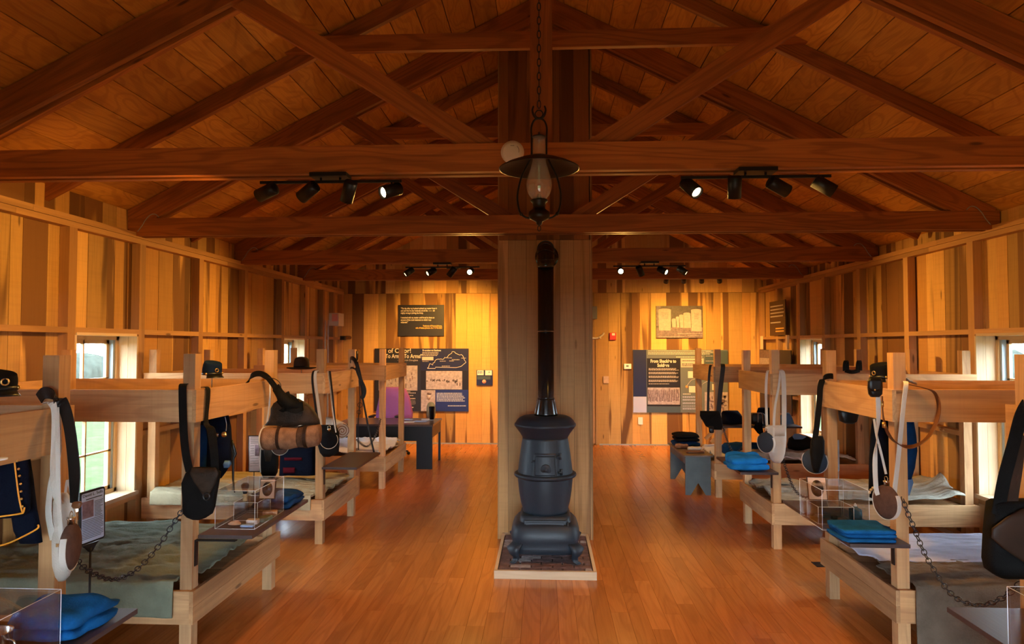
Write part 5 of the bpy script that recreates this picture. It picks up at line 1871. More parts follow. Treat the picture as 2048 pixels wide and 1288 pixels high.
# ------------------------------------------------------------------ fourth right bunk: bench, plank table and clothing
o = thing('wooden_bench', 'grey green wooden bench with dark top and notched ends beside the fourth right bunk', 'bench', (1.63, 7.85, 0))
BX0, BX1, BY0, BY1, BZ = 1.485, 1.775, 7.42, 8.32, 0.425
m = MB()
m.box(BX0 - 0.01, BX1 + 0.01, BY0 - 0.03, BY1 + 0.03, BZ - 0.018, BZ)
m.build('seat', 'bench_top', o, bevel=0.002)
for y in (BY0, BY1 - 0.028):
    m = MB()
    xc, w = (BX0 + BX1) / 2, (BX1 - BX0) / 2 - 0.012
    out = [(-w, BZ - 0.019), (w, BZ - 0.019), (w, 0), (0.035 + w * 0.35, 0), (0, 0.13), (-0.035 - w * 0.35, 0), (-w, 0)]
    v = [(xc + a, y, z) for a, z in out] + [(xc + a, y + 0.028, z) for a, z in out]
    k = len(out)
    tri = [(0, 1, 4), (1, 2, 3), (1, 3, 4), (0, 4, 5), (0, 5, 6)]
    m.add(v, tri + [tuple(i + k for i in f[::-1]) for f in tri] + [(i, (i + 1) % k, (i + 1) % k + k, i + k) for i in range(k)])
    m.build('leg', 'bench_green', o)
for x in (BX0 + 0.012, BX1 - 0.032):
    m = MB()
    m.box(x, x + 0.02, BY0 + 0.0285, BY1 - 0.0285, BZ - 0.10, BZ - 0.019)
    m.build('apron', 'bench_green', o)
folded('blue folded cloth at the bottom of the stack on the bench', 1.49, 1.79, 7.98, 8.30, BZ, 1, 0.045, 'wool_blue', 51, name='folded_cloth', cat='cloth', lump=0.01)
folded('black folded jacket on top of the blue cloth on the bench', 1.50, 1.78, 7.97, 8.28, BZ + 0.062, 2, 0.035, 'hat_black', 52, name='folded_jacket', cat='jacket', lump=0.02)
for k, (xa, ya, ln, rd, mt, nm, lab, cat_) in enumerate((
        (1.545, 7.86, 0.075, 0.030, 'wool_brown', 'leather_shoe', 'tan rounded shoe on the bench in front of the folded stack', 'shoe'),
        (1.655, 7.70, 0.080, 0.026, 'canvas_white', 'cloth_roll', 'cream cloth roll lying on the bench', 'roll'))):
    m = MB()
    m.loft([(Vector((xa + t * ln, ya + 0.1 * t * ln, BZ + rd)), YD * rd * s_, ZD * rd * s_) for t, s_ in ((-1, 0.5), (-0.9, 0.85), (-0.4, 1), (0.3, 0.8), (0.8, 0.95), (1, 0.5))], 18, 2.2, wr=0.004)
    one(m, nm, mt, lab, cat_, (xa, ya, BZ))
m = MB()
m.loft([((1.63, 7.56, BZ + z), (0.095 - e, 0.01, 0), (-0.01, 0.035 - e, 0)) for z, e in ((0, 0.003), (0.004, 0), (0.018, 0), (0.024, 0.006))], 24, 3.5)
one(m, 'leather_case', 'leather_brown', 'flat reddish brown leather case at the near end of the bench', 'case', (1.63, 7.56, BZ))
m = MB()
m.tube([(1.70, 7.62, BZ + 0.012), (1.745, 7.66, BZ + 0.045), (1.76, 7.70, BZ + 0.075)], 0.006, 8)
m.tube([(1.70, 7.62, BZ + 0.012), (1.73, 7.60, BZ + 0.010)], 0.012, 8)
one(m, 'tobacco_pipe', 'bone', 'small pale pipe standing on the bench next to the bunk post', 'pipe', (1.72, 7.64, BZ))

o = thing('plank_table', 'dark plank table top spanning the fourth right bunk, heaped with clothes', 'table', (2.42, 7.95, 0.39))
m = MB()
m.box(1.935, 2.86, 7.78, 8.14, 0.672, 0.692)
m.build('tabletop', 'shelf_wood', o)
m = MB()
for y in (7.82, 8.10):
    m.board((1.865, y, 0.505), (2.03, y, 0.668), (0, 0.014, 0), Vector((-1, 0, 1)).normalized() * 0.018)
m.build('brace', 'bed_wood', o)
m = MB()
m.box(2.76, 2.80, 7.80, 8.12, 0.42, 0.671, axis=2)
m.build('leg', 'bed_wood', o)
TZ = 0.693
YT = 7.95
m = sil([(822, 1446, 1476, 0.5), (828, 1443, 1482, 0.9), (838, 1443, 1487, 1), (847, 1443, 1489, 0.9)], YT, 0.13, 24, 2.6, wr=0.012, ws=9, seed=61)
one(m, 'clothing_heap', 'wool_navy', 'heap of dark navy clothing at the aisle end of the plank table', 'clothing', (2.0, YT, TZ))
m = sil([(826, 1503, 1525, 0.9), (829, 1501, 1527, 1), (846, 1501, 1527, 1), (848, 1503, 1525, 0.9)], YT - 0.05, 0.07, 20, 8)
o = one(m, 'knapsack', 'leather_black', 'boxy black knapsack with white piping on the plank table', 'knapsack', (2.35, YT, TZ))
m = MB()
m.tube([PY(1516, 848, 7.825), PY(1516, 827, 7.825), PY(1522, 826, 7.825), PY(1525, 830, 7.825), PY(1526, 848, 7.825)], 0.004, 6)
m.build('piping', 'strap_white', o)
m = sil([(816, 1516, 1541, 0.6), (824, 1514, 1546, 1), (848, 1512, 1548, 1)], YT + 0.08, 0.06, 22, 3, wr=0.010, ws=10, seed=62)
one(m, 'folded_coat', 'wool_navy', 'tall folded navy coat behind the black knapsack on the plank table', 'coat', (2.45, YT, TZ))
m = sil([(826, 1570, 1578, 0.5), (833, 1560, 1583, 0.9), (847, 1556, 1587, 1)], YT, 0.08, 20, 2.4, wr=0.010, ws=10, seed=63)
one(m, 'trousers', 'trouser_sky', 'sky blue trousers at the wall end of the plank table', 'trousers', (2.75, YT, TZ))
m = sil([(845, 1511, 1525, 0.8), (856, 1507, 1526, 1), (866, 1514, 1527, 0.9), (872, 1522, 1528, 0.4)], 7.74, 0.02, 18, 2.6, wr=0.006, seed=64)
one(m, 'hanging_cloth', 'hat_black', 'black cloth corner hanging below the edge of the plank table', 'cloth', (2.35, 7.72, 0.6))
m = sil([(886, 1448, 1520, 0.6), (892, 1443, 1528, 1), (904, 1444, 1532, 1), (907, 1450, 1528, 0.8)], 7.62, 0.10, 26, 3, wr=0.014, ws=9, seed=65)
one(m, 'trousers', 'wool_blue', 'dark blue trousers laid along the white sheet below the plank table', 'trousers', (2.2, 7.6, 0.40))
o = thing('backpack', 'black pack topped with a sky blue cloth on the bed below the plank table', 'pack', PY(1600, 897, 7.55))
m = sil([(872, 1586, 1612, 0.6), (878, 1579, 1622, 0.9), (890, 1576, 1627, 1), (898, 1577, 1627, 0.9)], 7.55, 0.11, 26, 2.8, wr=0.012, ws=9, seed=66)
m.build('body', 'canvas_black', o)
m = sil([(868, 1588, 1600, 0.6), (873, 1585, 1612, 1), (878, 1588, 1606, 0.7)], 7.45, 0.05, 18, 2.4, wr=0.008, seed=67)
m.build('cloth_top', 'trouser_sky', o)

o = thing('haversack', 'black haversack on twin straps, near post of the fourth right bunk by the bench', 'haversack', PY(1425, 860, 7.18))
m = sil([(822, 1404, 1438, 0.5), (828, 1400, 1441, 0.9), (840, 1405, 1444, 1), (852, 1412, 1445, 1), (859, 1424, 1443, 0.6)], 7.20, 0.045, 24, 2.6, wr=0.008, ws=10, seed=71)
m.build('bag', 'canvas_black', o)
m = sil([(822, 1400, 1436, 0.6), (832, 1400, 1432, 1), (839, 1403, 1422, 0.7)], 7.14, 0.012, 18, 2.6, wr=0.004)
m.build('flap', 'canvas_black', o)
m = strap_px([(1424, 730, 7.29), (1420, 735, 7.25), (1417, 775, 7.23), (1416, 826, 7.2)], [XD] * 4, 0.026, t=0.005)
m.ribbon([PY(*p) for p in ((1443, 728, 7.29), (1446, 734, 7.25), (1441, 780, 7.23), (1437, 828, 7.2))], [XD] * 4, 0.046, 0.005, sub=5)
m.build('sling', 'leather_black', o)
m = sil([(852, 1417, 1427, 1), (864, 1418, 1428, 1), (866, 1420, 1426, 0.6)], 7.17, 0.02, 14, 3)
m.build('tail', 'leather_black', o)
chain([PY(*p) for p in ((1446, 852, 7.25), (1450, 868, 7.15), (1456, 885, 7.0), (1463, 900, 6.85), (1470, 905, 6.72), (1478, 902, 6.6), (1484, 896, 6.5), (1490, 890, 6.38))],
      'thin dark chain beside the black haversack near the green bench', R=0.014)
m = MB()
q = PZ(1637, 1130, 0.0)
m.box(q.x - 0.03, q.x + 0.035, q.y - 0.05, q.y + 0.06, 0.0005, 0.004)
one(m, 'floor_plate', 'black_metal', 'small black plate lying on the floor by the second right bunk', 'plate', (q.x, q.y, 0))

# ------------------------------------------------------------------ desk corner
o = thing('office_desk', 'black L-end office desk with brown top at the back left', 'desk', (-2.1, 9.1, 0))
DX, DXL, DYa, DYb, DZT = -1.455, -2.75, 8.79, 9.50, 0.575
m = MB()
m.box(DXL, DX + 0.012, DYa - 0.012, DYb + 0.05, DZT - 0.026, DZT)
m.build('desktop', 'desk_top', o, bevel=0.003)
m = MB()
m.box(DX - 0.205, DX, DYa, DYa + 0.03, 0.0, DZT - 0.0265)
m.build('leg_panel', 'desk_black', o)
m = MB()
m.box(DX - 0.03, DX, DYb - 0.02, DYb + 0.01, 0.0, DZT - 0.0265)
m.box(DX - 0.03, DX - 0.002, DYa + 0.031, DYb - 0.021, 0.40, DZT - 0.0265)
m.build('leg_panel', 'desk_black', o)
m = MB()
m.box(DXL + 0.02, DX - 0.206, DYa + 0.005, DYa + 0.025, 0.36, DZT - 0.0265)
m.build('modesty_panel', 'desk_black', o)
m = MB()
m.box(DXL, DXL + 0.03, DYa, DYb, 0.0, DZT - 0.0265)
m.build('leg_panel', 'desk_black', o)
for k, (x, y, a) in enumerate(((-1.82, 9.05, 0.1), (-1.66, 9.12, -0.08), (-1.60, 9.28, 0.2), (-1.88, 9.24, 0.0))):
    m = MB()
    u, v = Vector((math.cos(a), math.sin(a), 0)), Vector((-math.sin(a), math.cos(a), 0))
    p = Vector((x, y, DZT + 0.0005 + 0.0045 * k))
    m.board(p - u * 0.085, p + u * 0.085, v * 0.065, ZD * 0.002)
    one(m, 'brochure', 'paper_blue' if k % 2 else 'paper_white', ('white brochure nearest the front edge of the desk', 'pale blue brochure below the cup on the desk',
        'white brochure at the corner of the desk', 'pale blue brochure farther back on the desk')[k], 'brochure', p, 'brochures on the desk')
m = MB()
p = PZ(861, 836, DZT + 0.02)
m.lathe([(0.001, 0.001), (0.030, 0.001), (0.041, 0.172), (0.043, 0.175), (0.039, 0.172), (0.028, 0.006), (0.001, 0.006)], (-1.53, 9.20, DZT + 0.018), 28)
one(m, 'tumbler', 'desk_black', 'black pint tumbler standing on the brochures on the desk', 'tumbler', (-1.53, 9.2, DZT + 0.018))
o = thing('office_chair', 'purple upholstered office chair with black arms behind the desk', 'chair', (-2.22, 9.95, 0))
m = sil([(774, 772, 800, 0.6), (778, 764, 812, 0.9), (795, 758, 820, 1), (825, 752, 826, 1), (848, 751, 824, 1), (858, 758, 815, 0.7)], 10.1, 0.045, 26, 3)
m.build('backrest', 'fabric_purple', o)
p = PY(786, 870, 9.85)
m = MB()
m.loft([((p.x, 9.82, z), (0.27 - e, 0, 0), (0, 0.23 - e, 0)) for z, e in ((0.33, 0.03), (0.345, 0.0), (0.38, 0.0), (0.40, 0.03))], 28, 4)
m.build('seat', 'fabric_purple', o)
for bx in (745, 797):
    m = MB()
    q = PY(bx, 832, 9.75)
    m.loft([(q + YD * t, XD * w, ZD * 0.014) for t, w in ((-0.14, 0.025), (-0.10, 0.04), (0.08, 0.035), (0.12, 0.02))], 16, 2.6)
    m.tube([q + YD * 0.05, (q.x, 9.85, 0.36)], 0.012, 8)
    m.build('armrest', 'black_metal', o)
m = MB()
m.tube([(p.x, 9.85, 0.06), (p.x, 9.85, 0.33)], 0.022, 12)
m.tube([(p.x, 10.02, 0.34), (p.x, 10.12, 0.42), (p.x, 10.11, 0.52)], 0.02, 10)
m.build('column', 'black_metal', o)
for k in range(5):
    a = 2 * math.pi * k / 5 + 0.3
    m = MB()
    m.tube([(p.x, 9.85, 0.08), (p.x + 0.22 * math.cos(a), 9.85 + 0.22 * math.sin(a), 0.055)], [0.02, 0.013], 8)
    m.ball((p.x + 0.225 * math.cos(a), 9.85 + 0.225 * math.sin(a), 0.026), 0.0255)
    m.build('caster_leg', 'black_metal', o)

# ------------------------------------------------------------------ things on the back wall
YW = 11.045                                    # board faces are at 11.06


def W(px, py, k=0.0):
    return PY(px, py, YW - k)


def plate(mb_, x0, y0, x1, y1, k0, k1):
    a, b = W(x0, y0), W(x1, y1)
    mb_.box(min(a.x, b.x), max(a.x, b.x), YW - k1, YW - k0, min(a.z, b.z), max(a.z, b.z))
    return mb_


def panel(name, label, x0, y0, x1, y1, mat, group=None, cat='exhibit panel'):
    a = W((x0 + x1) / 2, (y0 + y1) / 2)
    o = thing(name, label, cat, a, group)
    m = MB()
    plate(m, x0, y0, x1, y1, -0.014, 0.012)
    m.build('board', mat, o)
    return o


def patch(o, name, x0, y0, x1, y1, mat, k=0.0):
    m = MB()
    plate(m, x0, y0, x1, y1, 0.0125 + k, 0.0140 + k)
    return m.build(name, mat, o)


def lines(o, x0, x1, ys, h, mat, ragged=0.15, k=0.002, right=False, seed=1):
    m = MB()
    rr = random.Random(seed)
    for y in ys:
        e = (x1 - x0) * ragged * rr.random()
        a, b = (x0 + e, x1) if right else (x0, x1 - e)
        x = a
        while x < b:
            w = rr.uniform(1.2, 4.0)
            plate(m, x, y - h / 2, min(x + w, b), y + h / 2, 0.0125 + k, 0.0132 + k)
            x += w + 0.7
    return m.build('printed_lines', mat, o)


def word(o, s, px, py, size, mat, align='LEFT', k=0.0045, sx=1.0, bold=0.0):
    p = W(px, py, 0.0125 + k)
    return text(s, p, size, mat, o, (H90, 0, 0), align, sx=sx, bold=bold)


# quotation sign, left
o = panel('quotation_sign', 'dark quotation sign with white and amber lettering, high on the back wall left', 797, 610, 888, 672, 'panel_slate', cat='sign')
PXM = YW / FPX
for i, s in enumerate(('\u201cThe day after my husband enlisted my master knew it', 'and said that he (my husband) and all the  ------  did', 'mighty wrong in joining the Army.', '',
                       'I remained with my master until forced to leave on', 'account of the cruel treatment to which I was', 'subjected.\u201d')):
    if s:
        word(o, s, 801.5, 618.3 + 4.62 * i, 4.6 * PXM, 'print_cream', sx=0.72, bold=0.001)
for i, s in enumerate(('Testimony of Frances Johnson,', 'wife of Nathan Johnson, Co. F 116th USCI')):
    word(o, s, 884, 653.0 + 4.2 * i, 4.2 * PXM, 'print_amber', 'RIGHT', sx=0.74, bold=0.001)

# large left panel
o = panel('exhibit_panel', 'large dark exhibit panel with a state map outline, behind the desk', 750, 697, 937, 823, 'panel_slate')
r_ = patch(o, 'map_field', 841, 697.5, 936.5, 740.5, 'panel_navy')
patch(o, 'black_field', 842, 741, 936.5, 779, 'panel_dark')
q = patch(o, 'blue_field', 871, 779.5, 936.5, 822.5, 'panel_blue')
word(o, 'of Color!', 776, 705.5, 12.5 * PXM, 'print_cream', bold=0.002)
word(o, '\u201cTo Arms! To Arms!\u201d', 767, 716, 11.5 * PXM, 'print_cream', sx=0.78, bold=0.002)
word(o, '- Frederick Douglass', 836, 722, 5.0 * PXM, 'print_text', 'RIGHT')
ph = patch(o, 'battle_photograph', 758, 731, 835, 781, 'photo_pale')
m = MB()
rr = random.Random(3)
for k in range(26):
    x, y = rr.uniform(762, 832), rr.uniform(745, 774)
    plate(m, x - rr.uniform(.6, 1.4), y - rr.uniform(2, 6), x + rr.uniform(.6, 1.4), y + rr.uniform(1, 4), 0.0145, 0.0152)
m.build('print_pattern', 'photo_mid', ph)
lines(o, 788, 834, [783.5, 785.8, 791], 1.5, 'print_text', 0.3, seed=2)
lines(o, 788, 832, [797, 814.6], 1.8, 'print_cream', 0.12, seed=4)
lines(o, 788, 832, [800.5 + 1.6 * i for i in range(6)], 0.9, 'print_faint', 0.05, seed=5)
word(r_, 'Recruitment Stations', 845, 702.2, 4.6 * PXM, 'print_cream', sx=0.95, bold=0.0015, k=0.003)
lines(r_, 845, 883, [704.6, 706.8], 1.0, 'print_text', 0.2, k=0.003, seed=6)
lines(r_, 845, 877, [709, 711.2], 1.0, 'print_text', 0.1, k=0.003, seed=7)
patch(r_, 'legend_box', 844.5, 713.5, 867, 720.5, 'panel_pink', 0.0015)
lines(r_, 845, 858, [722.8], 1.0, 'print_text', 0.0, k=0.003, seed=8)
KY = [(855, 737), (870.5, 737), (871, 734.3), (912, 735.2), (922, 733), (932, 724.5), (928.5, 719.5), (927, 714.5), (925.5, 711.5), (922.5, 708.8), (920, 710.2), (917, 709), (914, 707.8), (911, 706.5),
      (909.5, 704), (906, 703.2), (904, 703.5), (903.5, 706.5), (900, 708.5), (897, 710.5), (895, 714), (892, 716), (889.5, 714.5), (887.5, 718), (884.5, 719), (882, 717.8), (879.5, 718.5), (876, 718.2),
      (872.5, 719.2), (870, 721.5), (869.5, 724.5), (866, 726.2), (865.5, 730), (862, 728), (859.5, 727.2), (858, 731), (857.5, 734), (855, 736)]
m = MB()
m.tube([W(x, y, 0.0155) for x, y in KY], 0.0045, 6, 0, True)
m.build('state_outline', 'print_cream', r_)
lines(r_, 895, 904, [715.8], 1.2, 'print_text', 0, k=0.003, seed=9)
lines(r_, 904, 919, [719.4], 1.4, 'print_text', 0, k=0.003, seed=10)
lines(r_, 899, 908, [721.8], 1.2, 'print_text', 0, k=0.003, seed=11)
lines(r_, 880, 892, [722.2], 1.2, 'print_text', 0, k=0.003, seed=12)
lines(r_, 884, 900, [732.2], 1.2, 'print_text', 0, k=0.003, seed=13)
lines(r_, 923, 932, [716.2], 1.2, 'print_text', 0, k=0.003, seed=14)
ph = patch(o, 'parade_photograph', 852.5, 741.8, 924.5, 778.8, 'photo_pale', 0.0015)
m = MB()
for k in range(34):
    x = rr.uniform(854, 921)
    y = 760 + rr.uniform(-1.5, 1.5)
    if x > 892:
        y, h = rr.uniform(760, 768), rr.uniform(2, 4)
    else:
        h = rr.uniform(1, 2.4)
    plate(m, x - 0.8, y - h / 2, x + 0.9, y + h, 0.0155, 0.0162)
m.build('print_pattern', 'photo_dark', ph)
ph = patch(o, 'portrait_photograph', 842.5, 780.2, 870.7, 822.3, 'photo_pale', 0.0015)
m = MB()
p = W(857, 795, 0.0165)
m.loft([(W(862, 822, 0.0165) + YD * k, XD * 0.075, ZD * 0.145) for k in (0.0, 0.0008)], 24, 2.6)
m.build('shoulders', 'panel_grey', ph)
m = MB()
m.loft([(W(857.5, 793.5, 0.0172) + YD * k, XD * 0.034, ZD * 0.050) for k in (0.0, 0.0008)], 24, 2.2)
m.build('face', 'photo_stone', ph)
m = MB()
m.loft([(W(858.5, 787.5, 0.0178) + YD * k, XD * 0.040, ZD * 0.018) for k in (0.0, 0.0008)], 24, 2.2)
m.build('hair', 'photo_mid', ph)
lines(q, 873.5, 932, [786.5 + 3.05 * i for i in range(6)], 2.0, 'panel_lilac', 0.14, k=0.003, seed=15)
lines(q, 896, 932.5, [811.5], 2.0, 'panel_lilac', 0.0, k=0.003, seed=16)

# small logo plaque
o = panel('logo_plaque', 'small square navy plaque with two white labels beside the column on the left', 953, 740, 985, 770.5, 'panel_navy', cat='plaque')
a = patch(o, 'label', 954.5, 740.6, 967.5, 750.2, 'paper_white')
lines(a, 956, 966.5, [743.5, 746], 1.2, 'panel_blue', 0.1, k=0.003, seed=17)
a = patch(o, 'label', 970.5, 740.6, 984, 750.4, 'paper_white')
lines(a, 977, 980, [744.3], 1.2, 'panel_slate', 0.0, k=0.003, seed=18)
patch(o, 'text_band', 954.5, 752, 981, 759, 'panel_teal')
m = MB()
m.loft([(W(968.3, 763.2, 0.0142) + YD * k, XD * 0.032, ZD * 0.032) for k in (0.0, 0.0008)], 22, 2)
m.build('emblem', 'salmon_plastic', o)

# gravestones photograph
o = panel('gravestones_photograph', 'mounted photograph of pale gravestones high on the back wall, right of the column', 1312, 612, 1405.5, 676, 'photo_dark', cat='photograph')
patch(o, 'grass', 1312.3, 655, 1405.2, 675.7, 'photo_mid')
patch(o, 'tree', 1312.3, 612.3, 1321, 652, 'photo_mid')
for (x0, x1, y0, y1, r0) in ((1316.5, 1342, 617, 661, 3.2), (1382, 1402.5, 618, 662.5, 2.2), (1366.5, 1381, 625, 656, 2.6), (1358, 1367, 629, 655.5, 2.4), (1351.5, 1359, 633, 655, 2.4), (1343.5, 1352.5, 637, 654.5, 2.4)):
    m = MB()
    n = 10
    v = []
    for k in (0.0147, 0.0153):
        for i in range(n + 1):
            t = math.pi * i / n
            v.append(W((x0 + x1) / 2 - (x1 - x0) / 2 * math.cos(t), y0 + r0 - r0 * math.sin(t), k))
        v += [W(x1 - (0.5 if x0 < 1320 else -1), y1, k), W(x0 + (1.5 if x0 < 1320 else 1), y1, k)]
    kk = n + 3
    m.add(v, [tuple(range(kk)), tuple(range(kk, 2 * kk))[::-1]] + [(i, (i + 1) % kk, (i + 1) % kk + kk, i + kk) for i in range(kk)])
    g = m.build('gravestone', 'photo_stone', o)
    if x1 - x0 > 18:
        lines(g, x0 + 6, x1 - 4, [y0 + 9 + 2.6 * i for i in range(5)], 0.8, 'photo_mid', 0.2, k=0.0032, seed=int(x0))
lines(o, 1354, 1404, [667.2], 1.3, 'photo_pale', 0.1, k=0.003, right=True, seed=21)
lines(o, 1372, 1404, [671.5], 1.1, 'photo_pale', 0.1, k=0.003, right=True, seed=22)
lines(o, 1316, 1372, [673.6], 1.4, 'photo_pale', 0.05, k=0.003, seed=23)

# large right panel
o = panel('exhibit_panel', 'large grey exhibit panel headed From Shackles to Soldiers on the right', 1266, 699.5, 1456, 825.5, 'panel_grey')
patch(o, 'navy_band', 1266.3, 699.8, 1293, 793, 'panel_navy')
patch(o, 'lilac_square', 1266.3, 793.2, 1293, 825, 'panel_lilac')
patch(o, 'teal_band', 1293.3, 813, 1361, 825.2, 'panel_teal')
q = patch(o, 'black_field', 1293.3, 716.5, 1361, 812.8, 'panel_dark')
word(q, 'From Shackles to', 1326.5, 725.2, 9.0 * PXM, 'print_cream', 'CENTER', 0.003, 0.80, 0.003)
word(q, 'Soldiers', 1326.5, 733.6, 9.0 * PXM, 'print_cream', 'CENTER', 0.003, 0.80, 0.003)
ys = [737, 738.6, 740.2, 744.5, 746, 747.6, 752, 753.6, 755.2, 760, 761.6, 763.2]
lines(q, 1297, 1357.5, ys, 0.95, 'print_text', 0.12, k=0.003, seed=24)
lines(q, 1297, 1338, [767.6], 1.2, 'print_text', 0.0, k=0.003, seed=25)
ph = patch(q, 'regiment_photograph', 1295, 775, 1359.5, 809, 'photo_pale', 0.0016)
m = MB()
for k in range(54):
    x = 1297 + 61 * (k % 18) / 17.5 + rr.uniform(-.6, .6)
    row = k // 18
    y = 780 + 7 * row + rr.uniform(-1.5, 1.5)
    plate(m, x - 1.2, y, x + 1.2, y + 8.5, 0.0156 + 0.0003 * row, 0.0161 + 0.0003 * row)
    plate(m, x - 0.5, y - 1.6, x + 0.5, y, 0.0156 + 0.0003 * row, 0.0161 + 0.0003 * row)
plate(m, 1337.5, 776.5, 1339.8, 783, 0.0156, 0.0161)
m.build('soldiers', 'photo_mid', ph)
lines(o, 1296, 1430, [701.8, 705.2, 708], 1.2, 'print_cream', 0.08, k=0.002, seed=26)
lines(o, 1352, 1404, [714], 1.6, 'print_cream', 0.0, k=0.002, seed=27)
a = patch(o, 'pink_heading', 1361.3, 716.8, 1407, 734.4, 'panel_pink')
lines(a, 1363.5, 1404, [721.4, 728, 731.2], 1.6, 'ink', 0.15, k=0.003, seed=28)
for (x0, y0, x1, y1) in ((1375.5, 742.5, 1388.5, 756), (1377.5, 772, 1391, 785), (1424, 768, 1427, 780)):
    patch(o, 'map_card', x0, y0, x1, y1, 'print_cream')
m = MB()
m.tube([W(x, y, 0.0145) for x, y in ((1373, 777), (1374.5, 771), (1378, 765.5), (1383, 760), (1390, 758), (1396, 754), (1404, 770), (1408, 766), (1414, 763), (1420, 762))], 0.004, 5)
m.build('map_outline', 'print_text', o)
m = MB()
m.loft([(W(1373.5, 773.5, 0.0150) + YD * k, XD * 0.02, ZD * 0.022) for k in (0.0, 0.0008)], 16, 2)
m.build('map_marker', 'braid_yellow', o)
lines(o, 1365.5, 1381, [788], 1.6, 'print_cream', 0, k=0.002, seed=29)
lines(o, 1365, 1404, [793, 794.6, 798.6, 800.4, 805.5, 807, 812, 816, 818], 1.1, 'panel_lilac', 0.1, k=0.002, seed=30)
patch(o, 'quote_card', 1409, 702, 1455.5, 732, 'panel_teal')
lines(o, 1411, 1440, [703, 712, 722], 1.0, 'print_text', 0.2, k=0.003, seed=31)
ph = patch(o, 'battle_photograph', 1409, 784, 1455.6, 825, 'photo_pale')
m = MB()
for k in range(26):
    x, y = rr.uniform(1411, 1452), rr.uniform(790, 821)
    w, h = rr.uniform(1, 4), rr.uniform(1, 4)
    plate(m, x - w, y - h, x + w, y + h, 0.0145, 0.0152)
m.build('print_pattern', 'photo_mid', ph)

# small fixtures
p = W(1225.5, 672.5)
o = thing('fire_alarm', 'red fire alarm pull station on the back wall', 'fire alarm', p)
m = MB()
plate(m, 1219, 665.5, 1232, 680, -0.014, 0.03)
m.build('housing', 'red_plastic', o, bevel=0.006)
m = MB()
plate(m, 1223.5, 666.5, 1229.5, 671, 0.0305, 0.036)
m.build('strobe', 'white_plastic', o)
p = W(1255, 733)
o = thing('thermostat', 'white thermostat with grey display on the back wall beside the right panel', 'thermostat', p)
m = MB()
plate(m, 1247.5, 727.5, 1262.5, 738, -0.014, 0.022)
m.build('housing', 'white_plastic', o, bevel=0.008)
m = MB()
plate(m, 1252, 730.5, 1257, 733.5, 0.0222, 0.0235)
m.build('display', 'lcd_green', o)
for (nm, x0, y0, x1, y1, mt, lab) in (('light_switch', 1206.5, 752.5, 1217.5, 766.5, 'bone', 'tan light switch plate on the back wall near the column'),
                                      ('wall_outlet', 1276, 834.5, 1285.5, 849, 'white_plastic', 'white wall outlet below the right exhibit panel')):
    o = thing(nm, lab, nm.replace('_', ' '), W((x0 + x1) / 2, (y0 + y1) / 2))
    m = MB()
    plate(m, x0, y0, x1, y1, -0.014, 0.008)
    m.build('cover_plate', mt, o, bevel=0.002)
    for k in (-1, 1):
        m = MB()
        yc = (y0 + y1) / 2 + k * 3
        plate(m, (x0 + x1) / 2 - 1.6, yc - 1.8, (x0 + x1) / 2 + 1.6, yc + 1.8, 0.0082, 0.0115)
        m.build('socket' if nm == 'wall_outlet' else 'toggle', mt, o)
m = MB()
plate(m, 1178, 613, 1194, 638, -0.014, 0.045)
one(m, 'emergency_light', 'grey_plastic', 'grey emergency light box half hidden by the column on the back wall', 'emergency light', W(1186, 625), bevel=0.006)
o = thing('antler_hook', 'pale antler shaped hook on the back wall beside the column', 'hook', W(1197, 675))
m = MB()
m.tube(smooth_path([W(1180, 676, 0.02), W(1192, 676.5, 0.04), W(1200, 674, 0.05), W(1206, 669, 0.06), W(1207.5, 665.5, 0.07)], 4), 0.016, 8)
m.tube([W(1197, 675, 0.05), W(1202, 676.5, 0.09)], 0.010, 8)
m.build('antler', 'print_cream', o)
m = MB()
plate(m, 1180, 672, 1190, 681, -0.014, 0.02)
m.build('backplate', 'stud_wood', o)
# plank door mostly hidden behind the column
m = MB()
for k in range(6):
    x0 = 1085 + 17.6 * k
    plate(m, x0, 681, x0 + 17.0, 886, -0.013, 0.020)
o = m.build('door_2', 'stud_wood', kind='structure', loc=tuple(W(1140, 886)))
m = MB()
plate(m, 1190.6, 679, 1194.8, 886, -0.013, 0.03)
m.build('door_frame', 'column_boards', o)
m = MB()
for (x0, x1) in ((-0.78, -0.1), (0.87, 3.3), (-3.25, -0.78)):
    m.box(x0, x1, YB - 0.014, YB - 0.001, 0, 0.018, axis=0)
m.build('baseboard_back', 'concrete_grey', kind='structure', loc=(0, YB, 0))

# left back corner: strobe box, lamp and rods
o = thing('alarm_box', 'white box with salmon front on the left wall by the back corner', 'alarm box', PX(670, 641, XL))
m = MB()
a, b = PX(666, 628, XL), PX(676, 654, XL)
m.box(XL - 0.07, XL + 0.085, 10.50, 10.78, 1.90, 2.10)
m.build('housing', 'white_plastic', o, bevel=0.006)
m = MB()
m.box(XL - 0.02, XL + 0.07, 10.494, 10.4995, 1.97, 2.085)
m.build('lens', 'salmon_plastic', o)
o = thing('wall_camera', 'small black device on an arm in the back left corner', 'device', PY(687, 677, 10.7))
m = sil([(672, 681, 691, 1), (680, 681, 691, 1)], 10.6, 0.05, 16, 5)
m.build('body', 'black_metal', o)
m = MB()
m.tube([PY(686, 676, 10.6), PY(694, 675, 10.9), Vector((PY(694, 675, 10.9).x, YB - 0.002, PY(694, 675, 10.9).z))], 0.03, 8)
m.build('arm', 'leather_brown', o)
